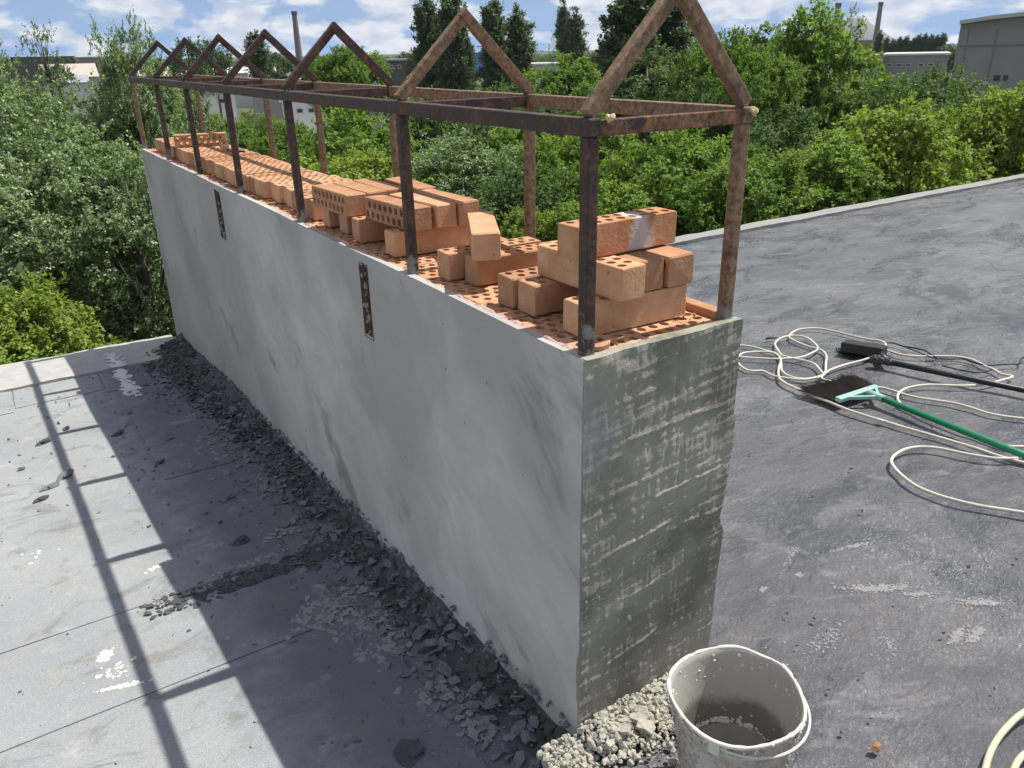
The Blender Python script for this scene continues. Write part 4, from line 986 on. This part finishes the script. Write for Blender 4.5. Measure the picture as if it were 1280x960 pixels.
T('hazy_tree', 'far', 345, 66, 40, 95, .8, 'low hazy tree behind the grey roof beside the tall chimney stack')
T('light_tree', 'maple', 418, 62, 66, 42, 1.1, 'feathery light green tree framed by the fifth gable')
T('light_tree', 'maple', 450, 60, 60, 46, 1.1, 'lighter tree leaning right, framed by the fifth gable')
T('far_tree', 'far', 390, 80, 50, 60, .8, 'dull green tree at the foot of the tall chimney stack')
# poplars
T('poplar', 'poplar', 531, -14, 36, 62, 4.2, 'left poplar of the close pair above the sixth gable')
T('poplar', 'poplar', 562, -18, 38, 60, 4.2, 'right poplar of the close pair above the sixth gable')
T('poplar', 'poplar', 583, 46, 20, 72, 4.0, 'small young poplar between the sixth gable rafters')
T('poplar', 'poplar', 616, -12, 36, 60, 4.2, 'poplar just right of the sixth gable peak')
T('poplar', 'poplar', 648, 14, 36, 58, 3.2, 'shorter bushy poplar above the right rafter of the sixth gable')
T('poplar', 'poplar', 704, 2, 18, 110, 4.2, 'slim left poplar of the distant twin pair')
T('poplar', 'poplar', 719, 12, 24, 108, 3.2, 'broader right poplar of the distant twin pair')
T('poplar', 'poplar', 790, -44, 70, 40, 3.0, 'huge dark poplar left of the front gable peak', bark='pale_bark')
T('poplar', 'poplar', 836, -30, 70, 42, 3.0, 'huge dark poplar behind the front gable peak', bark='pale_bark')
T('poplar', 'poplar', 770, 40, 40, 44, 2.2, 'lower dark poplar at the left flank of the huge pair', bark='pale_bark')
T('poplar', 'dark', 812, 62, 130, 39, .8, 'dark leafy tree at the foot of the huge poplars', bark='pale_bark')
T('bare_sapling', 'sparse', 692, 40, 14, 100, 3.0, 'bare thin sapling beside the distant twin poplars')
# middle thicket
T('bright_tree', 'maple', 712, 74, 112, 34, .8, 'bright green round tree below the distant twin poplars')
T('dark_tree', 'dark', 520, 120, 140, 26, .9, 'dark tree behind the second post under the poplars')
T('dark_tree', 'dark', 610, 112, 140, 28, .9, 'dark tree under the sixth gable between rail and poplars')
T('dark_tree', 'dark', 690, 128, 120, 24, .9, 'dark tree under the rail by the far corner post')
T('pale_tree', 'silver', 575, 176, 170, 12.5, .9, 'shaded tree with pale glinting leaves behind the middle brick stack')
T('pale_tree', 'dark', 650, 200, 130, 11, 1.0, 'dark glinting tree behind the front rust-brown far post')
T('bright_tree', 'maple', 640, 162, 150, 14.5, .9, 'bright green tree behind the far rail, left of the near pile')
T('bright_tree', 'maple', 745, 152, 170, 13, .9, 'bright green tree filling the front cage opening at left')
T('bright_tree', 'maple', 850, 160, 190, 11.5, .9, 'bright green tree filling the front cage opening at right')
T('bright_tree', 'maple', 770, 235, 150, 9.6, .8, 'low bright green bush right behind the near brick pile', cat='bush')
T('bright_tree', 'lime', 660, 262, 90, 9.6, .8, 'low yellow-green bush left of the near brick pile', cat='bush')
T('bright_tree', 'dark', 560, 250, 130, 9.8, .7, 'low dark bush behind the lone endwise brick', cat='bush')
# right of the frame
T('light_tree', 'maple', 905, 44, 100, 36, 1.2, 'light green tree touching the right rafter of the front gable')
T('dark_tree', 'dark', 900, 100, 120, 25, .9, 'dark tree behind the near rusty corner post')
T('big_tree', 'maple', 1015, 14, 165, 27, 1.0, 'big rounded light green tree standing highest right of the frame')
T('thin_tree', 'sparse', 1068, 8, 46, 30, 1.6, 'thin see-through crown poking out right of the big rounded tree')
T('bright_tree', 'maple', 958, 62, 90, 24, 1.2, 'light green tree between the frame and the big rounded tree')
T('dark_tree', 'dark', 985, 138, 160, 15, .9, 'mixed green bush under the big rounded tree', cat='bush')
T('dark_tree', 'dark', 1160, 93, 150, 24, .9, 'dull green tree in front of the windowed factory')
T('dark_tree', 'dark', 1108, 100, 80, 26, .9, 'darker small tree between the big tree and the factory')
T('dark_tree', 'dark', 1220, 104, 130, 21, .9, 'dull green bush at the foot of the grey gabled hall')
T('lime_tree', 'lime', 1255, 112, 150, 11.5, .9, 'bright yellow-green bush at the right edge by the grey hall', cat='bush')
T('lime_tree', 'lime', 1100, 136, 190, 11, .8, 'bright lime-green bush in the middle of the right thicket', cat='bush')
T('lime_tree', 'lime', 1180, 160, 180, 9.8, .8, 'lime-green bush leaning over the concrete roof kerb at right', cat='bush')
T('lime_tree', 'maple', 1040, 180, 170, 9.6, .8, 'deep green bush close behind the roof kerb', cat='bush')
T('lime_tree', 'maple', 930, 196, 160, 9.6, .8, 'green bush behind the kerb beside the rusty corner post', cat='bush')
T('lime_tree', 'lime', 1330, 140, 180, 10, .9, 'lime-green bush cut by the right photo edge', cat='bush')
T('lime_tree', 'lime', 1260, 176, 110, 9.6, .8, 'low lime-green bush right above the kerb at the photo edge', cat='bush')
T('far_tree', 'far', 925, 92, 70, 50, .8, 'dull tree behind the right rafter of the front gable')
# far poplar row by the factory
for k, (px, top, w_) in enumerate(((1101, 39, 9), (1109, 47, 8), (1117, 50, 9), (1126, 47, 8), (1134, 46, 9), (1142, 48, 8), (1149, 44, 9), (1157, 43, 9), (1165, 44, 8), (1172, 45, 9), (1180, 42, 9))):
    if k == 0: T('poplar', 'poplar', px, top, w_, 190, 3.2, 'lone tall dark poplar beside the thin right chimney stack')
    else: T('poplar', 'poplar', px, top, w_, 210, 2.6, 'distant poplar in the row above the windowed factory', 'poplars above the windowed factory')
for k in range(9):
    px, d = (340, 430, 505, 522, 660, 680, 745, 755, 1190)[k], (170, 180, 190, 150, 190, 170, 150, 130, 180)[k]
    T('far_tree', 'far', px, (68, 70, 66, 64, 72, 73, 66, 60, 56)[k], 34, d, .8, 'small hazy tree in the far belt along the horizon', 'hazy trees along the horizon')

# undergrowth that hides the yard between the trees, and the far woods
rg2 = np.random.default_rng(12)
def clump_field(name, n, pos, hgt, leaf, mat, rc, per):
    P0 = np.array([pos() for _ in range(n)]); ci = np.repeat(np.arange(n), per); m = len(ci)
    off = np.clip(rg2.normal(size=(m, 3)), -1.5, 1.5) * rc * np.array([1, 1, .7])
    P = np.stack([P0[ci, 0], P0[ci, 1], GZ + np.abs(off[:, 2]) + P0[ci, 2] * rg2.uniform(.1, 1, m) * hgt], -1) + off * np.array([1, 1, 0])
    D = unit(rg2.normal(size=(m, 3)) - np.array([0, 0, .2])); N0 = unit(rg2.normal(size=(m, 3)) * .8 + np.array([0, 0, .8])); N = unit(N0 - D * (N0 * D).sum(1, keepdims=True))
    tint = np.clip(.5 * rg2.uniform(size=n)[ci] + .5 * rg2.uniform(size=m), 0, 1)
    me = leaves_mesh(name, P, D, N, leaf * rg2.uniform(.6, 1.3, m), .7, tint, mat); o = bpy.data.objects.new(name, me); return link(o)
def pos_near():
    px = rg2.uniform(-250, 1800); d = rg2.uniform(7, 45) if px > 420 else (rg2.uniform(9, 30) if px > 215 else rg2.uniform(9, 100))
    p = at_dist(px, 200, d); return (p[0], max(p[1], 6.0), rg2.uniform(.3, 1))
tag(clump_field('undergrowth', 1900, pos_near, 4.2, .20, LM['dark'], .85, 70), 'shaded shrub undergrowth below the trees beyond the roof', 'undergrowth', kind='stuff')
def pos_far():
    px = rg2.uniform(-200, 1500); d = rg2.uniform(260, 900); p = at_dist(px, 60, d); return (p[0], p[1], rg2.uniform(.3, 1))
tag(clump_field('distant_woods', 900, pos_far, 3.4, .9, LM['far'], 2.6, 110), 'hazy belt of far woods along the horizon', 'woods', kind='stuff')
sheet('yard', *(lambda a, b: (min(a[0], b[0]) - 14, max(a[0], b[0]) + 14, min(a[1], b[1]) - 10, max(a[1], b[1]) + 10))(at_dist(240, 160, 62), at_dist(400, 160, 96)), 4, 4, lambda X, Y: GZ + .02 + 0 * X, M['yard'])

# ------------------------------------------------------------------ far buildings
M['wall_grey'] = m_plain('grey_rendered_wall', (.27, .265, .26), .95, .2, .6, .12); M['wall_pale'] = m_plain('pale_wall', (.50, .49, .46), .95, .2, .8, .12)
M['wall_white'] = m_plain('whitewashed_wall', (.66, .67, .68), .9, .1, .8, .08); M['wall_dark'] = m_plain('dark_brick_wall', (.10, .085, .08), .95, .2, 1, .25)
M['wall_pink'] = m_plain('pinkish_brick_wall', (.33, .24, .20), .95, .2, .8, .2); M['roof_beige'] = m_plain('beige_sheet_roof', (.46, .40, .35), .85, .1, .6, .12)
M['roof_grey'] = m_plain('grey_sheet_roof', (.30, .32, .36), .8, .1, .6, .12); M['roof_pale'] = m_plain('pale_flat_roof', (.62, .62, .58), .85, .1, .6, .1)
M['wall_blue'] = m_plain('blue_sheet_wall', (.06, .16, .48), .7, .1, .6, .1); M['glass'] = m_plain('dark_window_glass', (.045, .05, .06), .25, 0, 3, .3)
M['stack'] = m_plain('sooty_brick_stack', (.20, .175, .165), .95, .2, .5, .2)
def frame_at(px0, px1, dist):
    a = at_dist(px0, 70, dist); b = at_dist(px1, 70, dist); a[2] = b[2] = GZ
    c = (a + b) / 2; x = (b - a); wid = np.linalg.norm(x[:2]); ang = math.atan2(x[1], x[0]); return c, wid, ang
def zpix(px, py, d): return at_dist(px, py, d)[2] - GZ
def shed(name, label, px0, px1, ytop, dist, depth, wall, roof, rise=0.0, yeave=None, windows=(), cat='building', over=.25):
    """a shed facing the camera; rise > 0 gives a ridged roof parallel to its front"""
    c, wid, ang = frame_at(px0, px1, dist); pm = (px0 + px1) / 2
    t = thing(name, label, cat, tuple(c), ang); h = zpix(pm, ytop, dist)
    he = zpix(pm, yeave, dist) if yeave else h
    mb = MB(); mb.box((-wid / 2, 0, 0), (wid / 2, depth, he)); 
    if yeave and yeave != ytop:
        h = zpix(pm, ytop, dist + depth / 2)
        for sx in (-1, 1):
            mb.add([(sx * wid / 2, 0, he), (sx * wid / 2, depth, he), (sx * wid / 2, depth / 2, h)], [(0, 1, 2)])
    mb.build('wall', M[wall], t); mb = MB()
    if yeave and yeave != ytop:
        for y0, y1, z0, z1 in ((-over, depth / 2, he - .02, h + .12), (depth + over, depth / 2, he - .02, h + .12)):
            w2 = wid / 2 + over; mb.add([(-w2, y0, z0 + .06), (w2, y0, z0 + .06), (w2, y1, z1), (-w2, y1, z1), (-w2, y0, z0 - .06), (w2, y0, z0 - .06), (w2, y1, z1 - .12), (-w2, y1, z1 - .12)], [(0, 1, 2, 3), (7, 6, 5, 4), (0, 4, 5, 1), (1, 5, 6, 2), (3, 7, 4, 0)])
    else: mb.box((-wid / 2 - over, -over, he), (wid / 2 + over, depth + over, he + .25))
    mb.build('roof', M[roof], t)
    for (u0, u1, ya, yb) in windows:
        za, zb = zpix(pm, yb, dist), zpix(pm, ya, dist); x0, x1 = (u0 - .5) * wid, (u1 - .5) * wid
        mb = MB()
        mb.box((x0, -.06, za), (x1, .03, za + .08)); mb.box((x0, -.06, zb - .08), (x1, .03, zb)); mb.box((x0, -.06, za + .08), (x0 + .08, .03, zb - .08)); mb.box((x1 - .08, -.06, za + .08), (x1, .03, zb - .08))
        w_ = mb.build('window', M['wall_pale'], t); mb = MB(); mb.box((x0 + .08, -.025, za + .08), (x1 - .08, -.015, zb - .08)); mb.build('pane', M['glass'], w_)
    return t
shed('factory_hall', 'long dark flat factory hall on the left horizon', -80, 92, 73, 230, 20, 'wall_dark', 'wall_dark')
shed('factory_hall', 'pinkish long hall with dark openings on the left horizon', 92, 170, 72, 220, 20, 'wall_pink', 'roof_beige', windows=((.02, .25, 79, 82), (.28, .36, 78, 84)))
shed('beige_shed', 'long shed with beige sheet roof between the left trees', 46, 116, 81, 125, 14, 'wall_pale', 'roof_beige', yeave=97)
shed('grey_shed', 'small shed with grey roof just below the beige one', 74, 101, 96, 72, 8, 'wall_white', 'roof_grey', yeave=104)
shed('pink_roof_shed', 'shed with broad pinkish roof behind the far gables', 168, 275, 84, 110, 13, 'wall_pale', 'roof_beige', yeave=98)
shed('pale_roof_shed', 'low shed with pale roof behind the fourth gable', 280, 348, 84, 145, 12, 'wall_pale', 'roof_pale', yeave=91)
shed('grey_shed', 'shed with grey-blue roof at the foot of the left chimney stack', 308, 372, 92, 92, 10, 'wall_grey', 'roof_grey', yeave=106)
shed('grey_shed', 'low grey shed with dull roof under the fifth gable', 388, 470, 100, 80, 9, 'wall_grey', 'wall_grey', yeave=108)
shed('white_building', 'small white building with one dark window behind the third post', 250, 286, 118, 74, 6, 'wall_white', 'roof_grey', windows=((.36, .82, 123, 130),))
tk = shed('white_building', 'long low white building with a dark window row behind the middle posts', 345, 402, 127, 74, 6, 'wall_white', 'roof_pale', windows=((.04, .2, 135, 142), (.3, .46, 135, 142), (.56, .72, 135, 142), (.78, .94, 132, 140)))
shed('brick_house', 'small dark brick house left of the poplars', 481, 506, 76, 140, 8, 'wall_dark', 'roof_grey', windows=((.2, .38, 81, 86), (.6, .78, 81, 86)))
shed('blue_hall', 'blue sheet-clad hall between the poplars on the horizon', 568, 612, 67, 270, 15, 'wall_blue', 'wall_blue')
shed('pale_hall', 'pale flat building behind the bright tree under the twin poplars', 655, 700, 81, 150, 10, 'wall_pale', 'roof_pale')
shed('flat_building', 'flat-roofed grey building right of the front gable', 915, 990, 52, 170, 12, 'wall_grey', 'wall_dark')
shed('windowed_factory', 'grey factory with rows of small windows behind the right thicket', 1106, 1186, 69, 130, 15, 'wall_grey', 'roof_pale', windows=[(u, u + .09, 79, 83) for u in (.05, .2, .35, .55, .7, .85)])
shed('open_shed', 'grey shed with dark openings beside the windowed factory', 1076, 1106, 71, 126, 10, 'wall_grey', 'roof_grey', windows=[(u, u + .16, 76, 86) for u in (.06, .3, .54, .78)])
shed('mine_building', 'pinkish tall industrial building at the foot of the right stacks', 1066, 1090, 51, 300, 14, 'wall_pink', 'roof_grey', windows=((.55, .65, 52, 60), (.75, .85, 52, 60)))
# grey gabled hall at right
c, wid, ang = frame_at(1194, 1345, 72); t = thing('gabled_hall', 'big windowless grey hall with a shallow gable at the right edge', 'building', tuple(c), ang)
he = zpix(1194, 31, 72); hr = zpix(1270, 21, 72); prof = [(-.5, he), (-.25, he + (hr - he) * .62), (0, hr), (.25, he + (hr - he) * .62), (.5, he)]
mb = MB(); v0 = [(-wid / 2, 0, 0)] + [(u * wid, 0, z) for u, z in prof] + [(wid / 2, 0, 0)]; v1 = [(x, 30, z) for x, y, z in v0]; n = len(v0)
mb.add(v0 + v1, [tuple(range(n))[::-1], tuple(range(n, 2 * n))] + [(0, n, n + 1, 1), (n - 2, 2 * n - 2, 2 * n - 1, n - 1)]); mb.build('wall', M['wall_grey'], t)
mb = MB(); pr = [(u * 1.02 * wid, z) for u, z in prof]
vs = [(x, y, z + dz) for y in (-.6, 30.4) for dz in (.02, .28) for x, z in pr]; m = len(pr)
fs = []
for k in range(m - 1): fs += [(k, k + 1, m + k + 1, m + k), (2 * m + k, 3 * m + k, 3 * m + k + 1, 2 * m + k + 1), (m + k, m + k + 1, 3 * m + k + 1, 3 * m + k), (k, 2 * m + k, 2 * m + k + 1, k + 1)]
mb.add(vs, fs); mb.build('roof', M['wall_pale'], t)
for (u0, u1, ya, yb) in ((.37, .425, 94, 101), (.45, .49, 94, 101)):
    za, zb = zpix(1255, yb, 72), zpix(1255, ya, 72); mb = MB(); mb.box(((u0 - .5) * wid, -.03, za), ((u1 - .5) * wid, .02, zb)); mb.build('window', M['glass'], t)
for (u, z0, z1) in ((.08, .2, .98), (.32, .3, .96)):
    mb = MB(); mb.box(((u - .5) * wid - .04, -.02, z0 * he), ((u - .5) * wid + .04, .0, z1 * he)); mb.build('seam_strip', M['stack'], t)
mb = MB(); mb.box((-.48 * wid, -.035, he * .83), (.49 * wid, -.002, he * .845)); mb.build('seam_strip', M['stack'], t)
# chimney stacks and spoil heap
for (px, top, base, w_, d, lb) in ((375, 14, 80, 6.5, 300, 'tall slim factory chimney stack left, behind the fifth gable'), (1041, 4, 60, 6.5, 360, 'dark factory chimney stack half hidden by the big rounded tree'), (1093, 3, 60, 5.2, 360, 'slender factory chimney stack standing clear at right')):
    p = at_dist(px, base, d); t = thing('chimney_stack', lb, 'chimney', (p[0], p[1], GZ)); h = zpix(px, top, d); r = w_ / 2 * d / F
    mb = MB(); mb.lathe([(r * 1.35, 0), (r * .82, h - .6), (r * .82, h)], 20, True); mb.build('shaft', M['stack'], t)
    mb = MB(); mb.lathe([(r * .83, h - 1.2), (r * .98, h - 1.0), (r * .98, h), (r * .5, h), (r * .5, h - 1.5)], 20, False); mb.build('rim', M['wall_dark'], t)
p = at_dist(1062, 62, 520); mb = MB(); mb.lathe([(34, 0), (24, 8.5), (8, 18.5), (3, 20.5), (0, 21)], 30, True, lambda q, a, j: (q[0] * (1 + .08 * math.sin(3 * a)), q[1], q[2]))
tag(mb.build('hill', m_plain('spoil_rock', (.20, .205, .21), .95, .1, .1, .15), None, (p[0], p[1], GZ)), 'grey spoil heap behind the right chimney stacks', kind='structure')
# utility pole among the poplars
p = at_dist(606, 80, 70); t = thing('utility_pole', 'grey utility pole with crossarms among the poplars', 'pole', (p[0], p[1], GZ)); h = zpix(606, 38, 70)
mb = MB(); mb.tube([(0, 0, 0), (0, 0, h)], [.16, .10], 8); mb.build('shaft', M['stack'], t)
for dz in (.4, 1.2):
    mb = MB(); mb.bar((-.7, 0, h - dz), (.7, .3, h - dz), .08, .08); mb.build('crossarm', M['stack'], t)
# ------------------------------------------------------------------ the hazy air over the yard
mb = MB(); mb.box((-500, -60, GZ - 1), (900, 1000, 45)); hm = bpy.data.materials.new('hazy_air'); hm.use_nodes = True
ht = hm.node_tree; ht.nodes.remove(ht.nodes['Principled BSDF']); pv = ht.nodes.new('ShaderNodeVolumePrincipled')
pv.inputs['Color'].default_value = (.80, .90, 1.0, 1); pv.inputs['Density'].default_value = .00014; pv.inputs['Anisotropy'].default_value = .2
ht.links.new(pv.outputs[0], ht.nodes['Material Output'].inputs['Volume']); hz_o = mb.build('haze', hm); hz_o['kind'] = 'stuff'; hz_o['label'] = 'thin bluish haze over the far yard and horizon'
